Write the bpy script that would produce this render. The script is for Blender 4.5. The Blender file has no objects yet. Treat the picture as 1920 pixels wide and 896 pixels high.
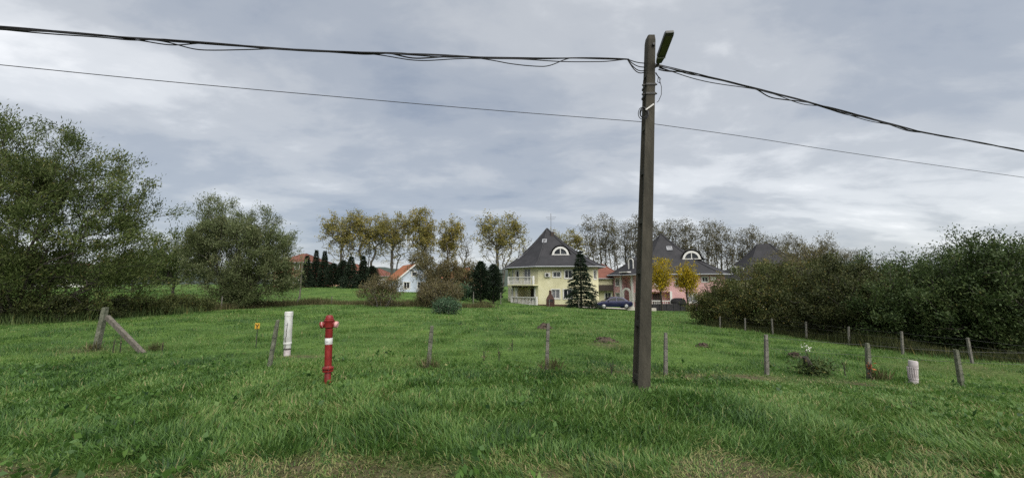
import bpy, bmesh, math, random
import numpy as np
from mathutils import Vector, Matrix

# ------------------------------------------------------------------ camera, sky, sun, exposure
SC = bpy.context.scene
COL = SC.collection
R = math.radians
EYE, FPX, PCY = 1.8, 740.0, 448.0
PITCH = math.atan(88.0 / FPX)          # horizon at y = 536 of the 1920x896 photograph
SP, CP = math.sin(PITCH), math.cos(PITCH)

cam_d = bpy.data.cameras.new('camera')
cam = bpy.data.objects.new('camera', cam_d)
COL.objects.link(cam)
cam_d.sensor_fit = 'HORIZONTAL'; cam_d.sensor_width = 36.0
cam_d.lens = 36.0 * FPX / 1920.0
cam_d.clip_start = 0.05; cam_d.clip_end = 5000
cam.location = (0, 0, EYE)
cam.rotation_euler = (math.pi / 2 + PITCH, 0, 0)
SC.camera = cam

SUN_EL, SUN_AZ = R(52), R(150)         # azimuth clockwise from +Y: behind the camera, to the right
world = bpy.data.worlds.new('World'); SC.world = world
world.use_nodes = True
wn = world.node_tree; wn.nodes.clear()
def N(tree, kind, **kw):
    n = tree.nodes.new(kind)
    for k, v in kw.items():
        if k.startswith('i_'):
            n.inputs[k[2:].replace('_', ' ')].default_value = v
        else:
            setattr(n, k, v)
    return n
def L(tree, a, b): tree.links.new(a, b)
def M(tree, op, a, b=None, c=None):
    n = tree.nodes.new('ShaderNodeMath'); n.operation = op
    for i, v in enumerate((a, b, c)):
        if v is None: continue
        if isinstance(v, (int, float)): n.inputs[i].default_value = v
        else: tree.links.new(v, n.inputs[i])
    return n.outputs[0]
def ramp(tree, fac, stops, interp='LINEAR'):
    n = tree.nodes.new('ShaderNodeValToRGB'); n.color_ramp.interpolation = interp
    e = n.color_ramp.elements
    while len(e) < len(stops): e.new(0.5)
    for el, (p, c) in zip(e, stops):
        el.position = p; el.color = (c[0], c[1], c[2], 1)
    tree.links.new(fac, n.inputs[0])
    return n.outputs[0]
def mixc(tree, fac, a, b, mode='MIX'):
    n = tree.nodes.new('ShaderNodeMix'); n.data_type = 'RGBA'; n.blend_type = mode
    for s, v in ((n.inputs[0], fac), (n.inputs[6], a), (n.inputs[7], b)):
        if isinstance(v, (int, float)): s.default_value = v
        elif isinstance(v, tuple): s.default_value = (*v, 1) if len(v) == 3 else v
        else: tree.links.new(v, s)
    return n.outputs[2]

def build_world():
    t = wn
    sky = N(t, 'ShaderNodeTexSky', sky_type='NISHITA', sun_disc=False,
            sun_elevation=SUN_EL, sun_rotation=SUN_AZ, altitude=150, air_density=1.0, dust_density=1.5)
    tc = N(t, 'ShaderNodeTexCoord')
    sep = N(t, 'ShaderNodeSeparateXYZ'); L(t, tc.outputs['Generated'], sep.inputs[0])
    zz = M(t, 'ADD', M(t, 'MAXIMUM', sep.outputs[2], 0.0), 0.20)   # a cloud deck seen in perspective
    u = M(t, 'DIVIDE', sep.outputs[0], zz); v = M(t, 'DIVIDE', sep.outputs[1], zz)
    cmb = N(t, 'ShaderNodeCombineXYZ'); L(t, u, cmb.inputs[0]); L(t, v, cmb.inputs[1])
    def cloud(scale, off, rot, sx, sy, detail, rough, dist):
        mp = N(t, 'ShaderNodeMapping'); L(t, cmb.outputs[0], mp.inputs[0])
        mp.inputs['Location'].default_value = off; mp.inputs['Rotation'].default_value = (0, 0, R(rot))
        mp.inputs['Scale'].default_value = (sx, sy, 1)
        n = N(t, 'ShaderNodeTexNoise'); L(t, mp.outputs[0], n.inputs['Vector'])
        n.inputs['Scale'].default_value = scale; n.inputs['Detail'].default_value = detail
        n.inputs['Roughness'].default_value = rough; n.inputs['Distortion'].default_value = dist
        return n.outputs[0]
    big = cloud(0.42, (4.3, 1.1, 0), 24, 0.8, 1.2, 2, 0.45, 0.3)
    mid = cloud(1.55, (1.7, 8.2, 0), 20, 0.75, 1.1, 8, 0.56, 0.25)
    fine = cloud(5.0, (3.1, 2.4, 0), 15, 0.7, 1.0, 6, 0.58, 0.3)
    f = M(t, 'ADD', M(t, 'ADD', M(t, 'MULTIPLY', big, 0.42), M(t, 'MULTIPLY', mid, 0.46)), M(t, 'MULTIPLY', fine, 0.12))
    col = ramp(t, f, [(0.35, (1.72, 1.98, 2.42)), (0.43, (2.35, 2.56, 2.88)), (0.50, (3.05, 3.2, 3.40)),
                      (0.57, (4.2, 4.32, 4.45)), (0.65, (5.6, 5.65, 5.7))], 'EASE')
    out = mixc(t, 0.88, sky.outputs[0], col)
    bg = N(t, 'ShaderNodeBackground'); bg.inputs['Strength'].default_value = 0.05
    L(t, out, bg.inputs[0])
    o = N(t, 'ShaderNodeOutputWorld'); L(t, bg.outputs[0], o.inputs[0])
build_world()

sun_d = bpy.data.lights.new('sun', 'SUN'); sun_d.energy = 1.5; sun_d.angle = R(75); sun_d.color = (1.0, 0.97, 0.92)
sun = bpy.data.objects.new('sun', sun_d); COL.objects.link(sun)
sdir = Vector((math.sin(SUN_AZ) * math.cos(SUN_EL), math.cos(SUN_AZ) * math.cos(SUN_EL), math.sin(SUN_EL)))
sun.rotation_euler = (-sdir).to_track_quat('-Z', 'Y').to_euler()
sun.location = (0, 0, 60)

SC.view_settings.view_transform = 'Standard'; SC.view_settings.look = 'None'
SC.view_settings.gamma = 1.0; SC.view_settings.exposure = 1.9
SC.cycles.use_denoising = False
SC.cycles.max_bounces = 6; SC.cycles.transmission_bounces = 4

# ------------------------------------------------------------------ pixel -> place
def ray(px, py):
    dx, dy = (px - 960) / FPX, (PCY - py) / FPX
    return Vector((dx, CP - dy * SP, SP + dy * CP))
def at(px, py, Y):
    d = ray(px, py); k = Y / d.y
    return Vector((d.x * k, Y, EYE + d.z * k))

# ------------------------------------------------------------------ materials
MATS = {}
def new_mat(name):
    m = bpy.data.materials.new(name); m.use_nodes = True
    t = m.node_tree; t.nodes.clear()
    o = N(t, 'ShaderNodeOutputMaterial'); p = N(t, 'ShaderNodeBsdfPrincipled')
    L(t, p.outputs[0], o.inputs[0])
    MATS[name] = m
    return m, t, p, o
def surf(name, c1, c2, scale=3.0, rough=0.8, bump=0.0, bscale=None, metal=0.0, spec=0.35, detail=6, c3=None, stretch=None, coat=0):
    m, t, p, o = new_mat(name)
    tc = N(t, 'ShaderNodeTexCoord'); vec = tc.outputs['Object']
    if stretch:
        mp = N(t, 'ShaderNodeMapping'); L(t, vec, mp.inputs[0]); mp.inputs['Scale'].default_value = stretch; vec = mp.outputs[0]
    n = N(t, 'ShaderNodeTexNoise', i_Scale=scale, i_Detail=detail, i_Roughness=0.62); L(t, vec, n.inputs['Vector'])
    stops = [(0.3, c1), (0.7, c2)] if c3 is None else [(0.3, c1), (0.52, c2), (0.72, c3)]
    L(t, ramp(t, n.outputs[0], stops), p.inputs['Base Color'])
    p.inputs['Roughness'].default_value = rough; p.inputs['Metallic'].default_value = metal
    p.inputs['Specular IOR Level'].default_value = spec
    if coat: p.inputs['Coat Weight'].default_value = coat
    if bump:
        n2 = N(t, 'ShaderNodeTexNoise', i_Scale=bscale or scale * 6, i_Detail=5); L(t, vec, n2.inputs['Vector'])
        b = N(t, 'ShaderNodeBump', i_Strength=bump, i_Distance=0.02); L(t, n2.outputs[0], b.inputs['Height'])
        L(t, b.outputs[0], p.inputs['Normal'])
    return m
def leaf_mat(name, stops, rough=0.55, trans=0.3, spec=0.14):
    m, t, p, o = new_mat(name)
    a = N(t, 'ShaderNodeAttribute', attribute_name='tint')
    c = ramp(t, a.outputs['Fac'], stops)
    L(t, c, p.inputs['Base Color']); p.inputs['Roughness'].default_value = rough
    p.inputs['Specular IOR Level'].default_value = spec
    if trans:
        tr = N(t, 'ShaderNodeBsdfTranslucent'); L(t, c, tr.inputs[0])
        mx = N(t, 'ShaderNodeMixShader'); mx.inputs[0].default_value = trans
        L(t, p.outputs[0], mx.inputs[1]); L(t, tr.outputs[0], mx.inputs[2]); L(t, mx.outputs[0], o.inputs[0])
    return m
def roof_mat(name, c1, c2, row=0.3):
    m, t, p, o = new_mat(name)
    tc = N(t, 'ShaderNodeTexCoord')
    n = N(t, 'ShaderNodeTexNoise', i_Scale=0.9, i_Detail=8, i_Roughness=0.7); L(t, tc.outputs['Object'], n.inputs['Vector'])
    n3 = N(t, 'ShaderNodeTexNoise', i_Scale=14.0, i_Detail=3); L(t, tc.outputs['Object'], n3.inputs['Vector'])
    base = ramp(t, n.outputs[0], [(0.3, c1), (0.72, c2)])
    sp = N(t, 'ShaderNodeSeparateXYZ'); L(t, tc.outputs['Object'], sp.inputs[0])
    fr = M(t, 'FRACT', M(t, 'DIVIDE', sp.outputs[2], row))
    L(t, mixc(t, 0.35, base, ramp(t, n3.outputs[0], [(0.35, (0.5, 0.5, 0.5)), (0.65, (1.3, 1.3, 1.3))]), 'MULTIPLY'), p.inputs['Base Color'])
    b = N(t, 'ShaderNodeBump', i_Strength=0.6, i_Distance=0.04)
    L(t, M(t, 'ADD', fr, M(t, 'MULTIPLY', n3.outputs[0], 0.6)), b.inputs['Height']); L(t, b.outputs[0], p.inputs['Normal'])
    p.inputs['Roughness'].default_value = 0.75; p.inputs['Specular IOR Level'].default_value = 0.3
    return m

surf('bark_dark', (0.018, 0.015, 0.012), (0.06, 0.052, 0.042), 9, 0.9, 0.6)
surf('bark_grey', (0.05, 0.045, 0.036), (0.13, 0.12, 0.1), 6, 0.9, 0.5)
surf('concrete_pole', (0.020, 0.0185, 0.013), (0.042, 0.038, 0.027), 5, 0.9, 0.5, 60, c3=(0.066, 0.059, 0.043), stretch=(1, 1, 0.25))
surf('concrete_post', (0.07, 0.068, 0.056), (0.14, 0.132, 0.11), 11, 0.92, 0.7, 70, c3=(0.22, 0.21, 0.18))
surf('concrete_moss', (0.05, 0.058, 0.036), (0.11, 0.115, 0.08), 12, 0.92, 0.7, 70, c3=(0.19, 0.185, 0.15))
surf('wood_grey', (0.055, 0.048, 0.038), (0.15, 0.135, 0.11), 16, 0.9, 0.7, 60, stretch=(1, 1, 0.2))
surf('metal_dark', (0.03, 0.03, 0.03), (0.07, 0.068, 0.062), 14, 0.6, 0.1, metal=0.5)
surf('lamp_grey', (0.045, 0.047, 0.042), (0.075, 0.075, 0.068), 9, 0.5, 0.0)
surf('lens', (0.07, 0.068, 0.045), (0.11, 0.105, 0.07), 20, 0.25)
surf('rubber', (0.008, 0.008, 0.009), (0.016, 0.016, 0.017), 20, 0.55)
surf('wire', (0.05, 0.05, 0.05), (0.12, 0.115, 0.11), 30, 0.5, metal=0.6)
surf('red_paint', (0.085, 0.010, 0.009), (0.17, 0.010, 0.009), 9, 0.5, 0.15, 50, c3=(0.22, 0.028, 0.022), coat=0.1)
surf('faded_paint', (0.35, 0.12, 0.11), (0.62, 0.42, 0.40), 14, 0.6)
surf('white_plastic', (0.36, 0.35, 0.32), (0.52, 0.52, 0.50), 7, 0.5, c3=(0.6, 0.6, 0.59))
surf('pinkish_plastic', (0.28, 0.24, 0.235), (0.42, 0.375, 0.375), 8, 0.55, c3=(0.5, 0.46, 0.46))
surf('crack', (0.03, 0.028, 0.025), (0.08, 0.07, 0.06), 20, 0.9)
surf('ink', (0.01, 0.01, 0.01), (0.02, 0.02, 0.02), 20, 0.6)
surf('yellow_sign', (0.38, 0.21, 0.02), (0.55, 0.33, 0.04), 12, 0.5)
surf('soil', (0.03, 0.021, 0.015), (0.075, 0.055, 0.04), 9, 0.95, 1.0, 30)
surf('plaster_yellow', (0.48, 0.45, 0.275), (0.56, 0.53, 0.34), 0.7, 0.9, 0.15, 60, c3=(0.61, 0.58, 0.40))
surf('plaster_pink', (0.46, 0.265, 0.26), (0.55, 0.325, 0.32), 0.7, 0.9, 0.15, 60, c3=(0.60, 0.38, 0.37))
surf('plaster_blue', (0.38, 0.43, 0.50), (0.50, 0.55, 0.62), 0.9, 0.9, 0.15, 60)
surf('plaster_peach', (0.42, 0.26, 0.17), (0.55, 0.35, 0.24), 0.9, 0.9, 0.15, 60)
surf('plaster_white', (0.48, 0.47, 0.44), (0.62, 0.61, 0.58), 1.5, 0.85)
surf('plaster_grey', (0.25, 0.26, 0.28), (0.36, 0.37, 0.38), 1.5, 0.85)
surf('brick_red', (0.12, 0.045, 0.03), (0.22, 0.085, 0.055), 8, 0.9, 0.6, 40)
surf('brick_dark', (0.035, 0.02, 0.016), (0.085, 0.04, 0.03), 8, 0.9, 0.6, 40)
surf('dark_brown', (0.022, 0.016, 0.013), (0.05, 0.036, 0.028), 9, 0.75)
surf('dark_wall', (0.016, 0.016, 0.018), (0.036, 0.034, 0.034), 5, 0.85, 0.4)
surf('paving', (0.34, 0.31, 0.26), (0.48, 0.45, 0.39), 2.5, 0.9, 0.4, 30)
roof_mat('roof_dark', (0.013, 0.013, 0.015), (0.032, 0.031, 0.034))
roof_mat('ridge_tile', (0.022, 0.022, 0.024), (0.045, 0.044, 0.047))
roof_mat('roof_orange', (0.22, 0.075, 0.035), (0.34, 0.135, 0.065), 0.34)
roof_mat('roof_red', (0.10, 0.036, 0.024), (0.18, 0.068, 0.045), 0.34)
def glass_mat():
    m, t, p, o = new_mat('glass')
    n = N(t, 'ShaderNodeTexNoise', i_Scale=0.8); tc = N(t, 'ShaderNodeTexCoord'); L(t, tc.outputs['Object'], n.inputs['Vector'])
    L(t, ramp(t, n.outputs[0], [(0.4, (0.012, 0.014, 0.018)), (0.6, (0.05, 0.055, 0.062))]), p.inputs['Base Color'])
    p.inputs['Roughness'].default_value = 0.06; p.inputs['Specular IOR Level'].default_value = 0.4
glass_mat()
surf('curtain', (0.10, 0.10, 0.105), (0.2, 0.2, 0.21), 5, 0.35, spec=0.5)
def paint_mat():
    m, t, p, o = new_mat('car_paint')
    tc = N(t, 'ShaderNodeTexCoord'); n = N(t, 'ShaderNodeTexNoise', i_Scale=2.0); L(t, tc.outputs['Object'], n.inputs['Vector'])
    L(t, ramp(t, n.outputs[0], [(0.3, (0.006, 0.007, 0.034)), (0.7, (0.011, 0.013, 0.05))]), p.inputs['Base Color'])
    p.inputs['Roughness'].default_value = 0.28; p.inputs['Metallic'].default_value = 0.35; p.inputs['Coat Weight'].default_value = 0.25
    p.inputs['Coat Roughness'].default_value = 0.08
paint_mat()
surf('car_glass', (0.004, 0.005, 0.007), (0.008, 0.009, 0.012), 3, 0.12, spec=0.2)
surf('rim', (0.35, 0.35, 0.36), (0.55, 0.55, 0.56), 10, 0.35, metal=0.7)
surf('lamp_red', (0.25, 0.01, 0.01), (0.3, 0.015, 0.012), 10, 0.25)

leaf_mat('grass', [(0.0, (0.016, 0.044, 0.014)), (0.22, (0.042, 0.098, 0.021)), (0.5, (0.084, 0.168, 0.032)),
                   (0.74, (0.146, 0.230, 0.058)), (0.86, (0.21, 0.24, 0.08)), (1.0, (0.30, 0.25, 0.125))], 0.5, 0.42, 0.3)
leaf_mat('leaf_willow', [(0.0, (0.026, 0.042, 0.012)), (0.5, (0.070, 0.095, 0.027)), (0.85, (0.125, 0.145, 0.052)), (1.0, (0.18, 0.145, 0.05))], 0.55, 0.22)
leaf_mat('leaf_silver', [(0.0, (0.044, 0.062, 0.024)), (0.5, (0.105, 0.128, 0.052)), (0.85, (0.175, 0.195, 0.10)), (1.0, (0.21, 0.18, 0.08))], 0.5, 0.22)
leaf_mat('leaf_hedge', [(0.0, (0.018, 0.026, 0.010)), (0.5, (0.048, 0.058, 0.020)), (0.85, (0.095, 0.10, 0.036)), (1.0, (0.15, 0.115, 0.035))], 0.55, 0.18)
leaf_mat('leaf_olive', [(0.0, (0.026, 0.034, 0.012)), (0.5, (0.066, 0.080, 0.026)), (0.85, (0.12, 0.125, 0.042)), (1.0, (0.21, 0.15, 0.04))], 0.6, 0.2)
leaf_mat('leaf_hedge_bright', [(0.0, (0.020, 0.036, 0.012)), (0.5, (0.056, 0.085, 0.026)), (0.85, (0.11, 0.14, 0.048)), (1.0, (0.15, 0.13, 0.04))], 0.55, 0.2)
leaf_mat('leaf_brown', [(0.0, (0.045, 0.036, 0.018)), (0.5, (0.095, 0.078, 0.036)), (0.85, (0.14, 0.125, 0.06)), (1.0, (0.20, 0.17, 0.10))], 0.7, 0.2)
leaf_mat('leaf_poplar', [(0.0, (0.085, 0.09, 0.032)), (0.4, (0.17, 0.16, 0.05)), (0.75, (0.28, 0.235, 0.06)), (1.0, (0.36, 0.24, 0.06))], 0.55, 0.25)
leaf_mat('leaf_poplar_dark', [(0.0, (0.06, 0.058, 0.034)), (0.5, (0.115, 0.105, 0.052)), (0.85, (0.18, 0.155, 0.065)), (1.0, (0.27, 0.20, 0.07))], 0.55, 0.25)
leaf_mat('leaf_yellow', [(0.0, (0.10, 0.085, 0.012)), (0.35, (0.26, 0.20, 0.012)), (0.75, (0.42, 0.32, 0.018)), (1.0, (0.36, 0.19, 0.02))], 0.55, 0.3)
leaf_mat('needle', [(0.0, (0.006, 0.011, 0.006)), (0.6, (0.018, 0.031, 0.016)), (1.0, (0.05, 0.07, 0.04))], 0.6, 0.08)
leaf_mat('leaf_bluegreen', [(0.0, (0.02, 0.045, 0.022)), (0.6, (0.05, 0.095, 0.05)), (1.0, (0.12, 0.17, 0.10))], 0.5, 0.2)
leaf_mat('leaf_orange', [(0.0, (0.20, 0.06, 0.02)), (1.0, (0.45, 0.14, 0.05))], 0.6, 0.25)
leaf_mat('petal', [(0.0, (0.6, 0.6, 0.5)), (1.0, (0.8, 0.8, 0.72))], 0.6, 0.2)
leaf_mat('weed_dry', [(0.0, (0.03, 0.03, 0.014)), (0.4, (0.07, 0.075, 0.028)), (0.75, (0.12, 0.10, 0.05)), (1.0, (0.22, 0.18, 0.11))], 0.8, 0.15)

# ------------------------------------------------------------------ mesh helpers
def link(o, parent=None):
    COL.objects.link(o)
    if parent is not None: o.parent = parent
    return o
def tag(o, label=None, cat=None, group=None, kind=None):
    if label: o['label'] = label
    if cat: o['category'] = cat
    if group: o['group'] = group
    if kind: o['kind'] = kind
    return o
def empty(name, loc, rz=0.0):
    o = bpy.data.objects.new(name, None); o.location = loc; o.rotation_euler = (0, 0, rz); o.empty_display_size = 0.3
    return link(o)
def copy_tree(o, parent=None):
    c = o.copy(); COL.objects.link(c); c.parent = parent
    for ch in [k for k in bpy.data.objects if k.parent is o]: copy_tree(ch, c)
    return c

class MB:
    def __init__(self): self.v = []; self.f = []
    def poly(self, pts):
        b = len(self.v); self.v += [tuple(p) for p in pts]; self.f.append(tuple(range(b, b + len(pts)))); return self
    def box(self, c, s, rot=None):
        b = len(self.v)
        for dz in (-.5, .5):
            for dx, dy in ((-.5, -.5), (.5, -.5), (.5, .5), (-.5, .5)):
                p = Vector((dx * s[0], dy * s[1], dz * s[2]))
                if rot is not None: p = rot @ p
                self.v.append(tuple(p + Vector(c)))
        for q in ((3, 2, 1, 0), (4, 5, 6, 7), (0, 1, 5, 4), (1, 2, 6, 5), (2, 3, 7, 6), (3, 0, 4, 7)):
            self.f.append(tuple(b + i for i in q))
        return self
    def bar(self, a, b_, w, h, up=Vector((0, 0, 1))):
        a, b_ = Vector(a), Vector(b_); d = (b_ - a); l = d.length; y = d.normalized()
        x = y.cross(up); x = x.normalized() if x.length > 1e-4 else Vector((1, 0, 0)); z = x.cross(y)
        rot = Matrix((x, y, z)).transposed()
        return self.box((a + b_) / 2, (w, l, h), rot)
    def rings(self, rings, cap=True):
        b = len(self.v); n = len(rings[0])
        for r in rings: self.v += [tuple(p) for p in r]
        for i in range(len(rings) - 1):
            for j in range(n):
                k = (j + 1) % n
                self.f.append((b + i * n + j, b + i * n + k, b + (i + 1) * n + k, b + (i + 1) * n + j))
        if cap:
            self.f.append(tuple(b + j for j in reversed(range(n))))
            self.f.append(tuple(b + (len(rings) - 1) * n + j for j in range(n)))
        return self
    def tube(self, pts, rad, n=6, cap=True):
        pts = [Vector(p) for p in pts]
        rad = rad if isinstance(rad, (list, tuple)) else [rad] * len(pts)
        rs = []; ref = Vector((0.31, 0.2, 0.93)).normalized()
        for i, p in enumerate(pts):
            d = (pts[min(i + 1, len(pts) - 1)] - pts[max(i - 1, 0)]).normalized()
            if abs(d.dot(ref)) > 0.97: ref = Vector((0.9, 0.3, 0.1)).normalized()
            x = d.cross(ref).normalized(); y = d.cross(x).normalized()
            rs.append([p + (x * math.cos(2 * math.pi * k / n) + y * math.sin(2 * math.pi * k / n)) * rad[i] for k in range(n)])
        return self.rings(rs, cap)
    def lathe(self, prof, n=20, c=(0, 0, 0)):
        c = Vector(c)
        return self.rings([[c + Vector((r * math.cos(2 * math.pi * k / n), r * math.sin(2 * math.pi * k / n), z)) for k in range(n)] for r, z in prof])
    def build(self, name, mat, parent=None, smooth=False, bevel=0.0, jitter=0.0, seed=0):
        me = bpy.data.meshes.new(name); v = self.v
        if jitter:
            rg = random.Random(seed); v = [(x + rg.uniform(-jitter, jitter), y + rg.uniform(-jitter, jitter), z + rg.uniform(-jitter, jitter)) for x, y, z in v]
        me.from_pydata(v, [], self.f); me.update()
        bm = bmesh.new(); bm.from_mesh(me)
        bmesh.ops.remove_doubles(bm, verts=bm.verts, dist=1e-5)
        bmesh.ops.recalc_face_normals(bm, faces=bm.faces)
        if bevel:
            es = [e for e in bm.edges if len(e.link_faces) == 2 and e.calc_face_angle(0) > 0.6]
            bmesh.ops.bevel(bm, geom=es, offset=bevel, segments=2, affect='EDGES', profile=0.6, clamp_overlap=True)
        bm.to_mesh(me); bm.free()
        if smooth:
            for p in me.polygons: p.use_smooth = True
            try: me.set_sharp_from_angle(angle=R(40))
            except Exception: pass
        me.materials.append(MATS[mat])
        return link(bpy.data.objects.new(name, me), parent)

def np_obj(name, V, F, mat, parent=None, tint=None, smooth=False):
    """V (n,3), F (m,k) index array of k-gons"""
    me = bpy.data.meshes.new(name); k = F.shape[1]
    me.vertices.add(len(V)); me.vertices.foreach_set('co', np.ascontiguousarray(V, np.float32).ravel())
    me.loops.add(F.size); me.loops.foreach_set('vertex_index', np.ascontiguousarray(F, np.int32).ravel())
    me.polygons.add(len(F)); me.polygons.foreach_set('loop_start', np.arange(0, F.size, k, dtype=np.int32))
    try: me.polygons.foreach_set('loop_total', np.full(len(F), k, np.int32))
    except Exception: pass
    if tint is not None:
        a = me.attributes.new('tint', 'FLOAT', 'POINT'); a.data.foreach_set('value', np.ascontiguousarray(tint, np.float32))
    me.update(calc_edges=True)
    if smooth: me.polygons.foreach_set('use_smooth', np.ones(len(F), bool))
    me.materials.append(MATS[mat])
    return link(bpy.data.objects.new(name, me), parent)

def vnoise(x, y, scale, seed):
    g = np.random.default_rng(seed).random((64, 64))
    x = np.asarray(x, float) / scale; y = np.asarray(y, float) / scale
    xi = np.floor(x).astype(int); yi = np.floor(y).astype(int); fx = x - xi; fy = y - yi
    fx = fx * fx * (3 - 2 * fx); fy = fy * fy * (3 - 2 * fy)
    a, b, c, d = g[xi % 64, yi % 64], g[(xi + 1) % 64, yi % 64], g[xi % 64, (yi + 1) % 64], g[(xi + 1) % 64, (yi + 1) % 64]
    return (a * (1 - fx) + b * fx) * (1 - fy) + (c * (1 - fx) + d * fx) * fy
def sstep(a, b, x):
    t = np.clip((x - a) / (b - a), 0, 1); return t * t * (3 - 2 * t)

# ------------------------------------------------------------------ terrain
CTRL = [at(*c) for c in [
    (505, 688, 8.76), (807, 690, 8.66), (1027, 692, 8.8), (1248, 702, 8.7), (1437, 702, 9.0), (1628, 705, 9.3), (1803, 727, 9.0),
    (185, 655, 11.4), (614, 722, 7.16), (1202, 729, 7.0), (541, 667, 10.2), (1712, 717, 9.0), (1822, 681, 12.3), (1692, 663, 14.1),
    (1592, 645, 16.5), (1512, 631, 18.5), (1448, 625, 20), (1350, 613, 23), (1000, 612, 18.5), (900, 640, 13), (1200, 640, 14),
    (720, 576, 34), (838, 590, 25.5), (60, 603, 20.5), (445, 578, 31.5), (250, 595, 22.5), (950, 570, 52), (1100, 578, 48), (1160, 581, 48),
    (1240, 582, 50), (1180, 578, 60), (1330, 579, 60), (1440, 576, 75), (600, 538, 80), (700, 538, 80), (640, 563, 42), (560, 563, 42),
    (330, 556, 46), (100, 546, 70), (250, 545, 70), (850, 548, 75), (1700, 590, 40), (1900, 600, 30), (900, 569, 46)]]
CTRL += [Vector(c) for c in [(0, 3, 0), (-6, 3, 0), (6, 3, -.05), (0, -6, 0), (-30, 0, 0), (30, 0, -.8), (-60, 30, .4), (60, 20, -1.2), (0, 130, 1.2), (-90, 130, 2.4),
                             (90, 130, -1.5), (-160, 60, 1.5), (160, 60, -1.5), (-200, 300, 2), (200, 300, 0.5), (0, 300, 1.5)]]
_P = np.array([[c.x, c.y] for c in CTRL]); _Z = np.array([c.z for c in CTRL])
def _phi(a, b):
    d2 = ((a[:, None, :] - b[None, :, :]) ** 2).sum(-1); return np.sqrt(d2 + 9.0)
_W = np.linalg.solve(_phi(_P, _P) + 0.25 * np.eye(len(_P)) * -1.0, _Z - _Z.mean())
def gzs(x, y):
    x = np.atleast_1d(np.asarray(x, float)); y = np.atleast_1d(np.asarray(y, float))
    out = np.empty(len(x))
    for i in range(0, len(x), 40000):
        q = np.stack([x[i:i + 40000], y[i:i + 40000]], 1); out[i:i + 40000] = _phi(q, _P) @ _W + _Z.mean()
    near = np.exp(-(y / 30.0) ** 2)
    out += (vnoise(x, y, 1.7, 3) - 0.5) * 0.07 + (vnoise(x, y, 0.55, 4) - 0.5) * 0.05 * near
    out += (vnoise(x, y, 6.0, 5) - 0.5) * 0.12 * sstep(8, 20, y)
    # mown verge edge right in front of the camera: a shallow worn step
    out -= 0.06 * (1 - sstep(3.3, 4.3, y + (vnoise(x, y, 1.1, 6) - .5) * 0.9))
    return out
def gz(x, y): return float(gzs([x], [y])[0])
def on(px, Y, py=570):
    p = at(px, py, Y); return Vector((p.x, Y, gz(p.x, Y)))

def soil_mask(x, y):
    s = np.zeros(len(x))
    for (cx, cy, rx, ry, k) in [(4.4, 8.6, 3.2, .42, .85), (6.6, 8.5, 2.2, .4, .7), (2.9, 8.9, 1.2, .4, .5), (3.1, 12.8, .8, .6, .8), (-1.9, 8.6, .35, .25, .6), (.9, 8.6, .4, .25, .6),
                             (-5.1, 10.1, .9, .35, .7), (-11.8, 11.3, 1.2, .5, .6), (12.6, 11.5, 2.6, 1.0, .4), (3.2, 17, 2.5, 1.2, .25)]:
        d = ((x - cx) / rx) ** 2 + ((y - cy) / ry) ** 2
        s = np.maximum(s, k * np.exp(-d * 1.1))
    s *= 0.45 + 1.1 * vnoise(x, y, 0.45, 11)
    return np.clip(s, 0, 1)
def verge_mask(x, y):
    e = 4.35 + (vnoise(x, y * 0 + 3, 1.6, 12) - .5) * 0.7 + 0.035 * x * (x > 0)
    return 1 - sstep(e - 0.35, e + 0.25, y + (vnoise(x, y, .35, 13) - .5) * .9 + (vnoise(x, y, 1.1, 14) - .5) * .7)

def ground():
    def axis(lo, hi, fine_lo, fine_hi, step):
        a = list(np.arange(fine_lo, fine_hi, step)); d = step; p = fine_hi
        while p < hi: a.append(p); d *= 1.22; p += d
        a.append(hi); d = step; p = fine_lo - step; pre = []
        while p > lo: pre.append(p); d *= 1.22; p -= d
        pre.append(lo); return np.array(pre[::-1] + a)
    xs = axis(-1500, 1500, -16, 17, 0.18); ys = axis(-60, 2500, 2.2, 26, 0.18)
    X, Y = np.meshgrid(xs, ys); x, y = X.ravel(), Y.ravel()
    z = gzs(x, y); far = sstep(250, 400, np.hypot(x, y - 20)); z = z * (1 - far) + 0.8 * far
    V = np.stack([x, y, z], 1); nx, ny = len(xs), len(ys)
    i = (np.arange(ny - 1)[:, None] * nx + np.arange(nx - 1)[None, :]).ravel()
    F = np.stack([i, i + 1, i + nx + 1, i + nx], 1)
    m, t, p, o = new_mat('ground')
    a = N(t, 'ShaderNodeAttribute', attribute_name='tint')
    tc = N(t, 'ShaderNodeTexCoord')
    def noi(s, d=6, r=.6):
        n = N(t, 'ShaderNodeTexNoise', i_Scale=s, i_Detail=d, i_Roughness=r); L(t, tc.outputs['Object'], n.inputs['Vector']); return n.outputs[0]
    g1 = ramp(t, noi(0.35, 8, .65), [(0.32, (0.036, 0.072, 0.015)), (0.5, (0.064, 0.118, 0.025)), (0.7, (0.104, 0.170, 0.038))])
    g2 = ramp(t, noi(7.0, 5, .7), [(0.3, (0.45, 0.5, 0.4)), (0.7, (1.35, 1.3, 1.2))])
    gr = mixc(t, 0.8, g1, g2, 'MULTIPLY')
    so = ramp(t, noi(5.0, 8, .7), [(0.3, (0.035, 0.026, 0.017)), (0.55, (0.085, 0.064, 0.040)), (0.75, (0.17, 0.135, 0.08))])
    L(t, mixc(t, a.outputs['Fac'], gr, so), p.inputs['Base Color'])
    p.inputs['Roughness'].default_value = 0.95; p.inputs['Specular IOR Level'].default_value = 0.15
    b = N(t, 'ShaderNodeBump', i_Strength=0.9, i_Distance=0.06); L(t, noi(9.0, 6, .75), b.inputs['Height']); L(t, b.outputs[0], p.inputs['Normal'])
    tint = np.maximum(soil_mask(x, y), 0.85 * verge_mask(x, y))
    g = np_obj('ground', V, F, 'ground', None, tint, True)
    tag(g, kind='structure')
ground()

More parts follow.
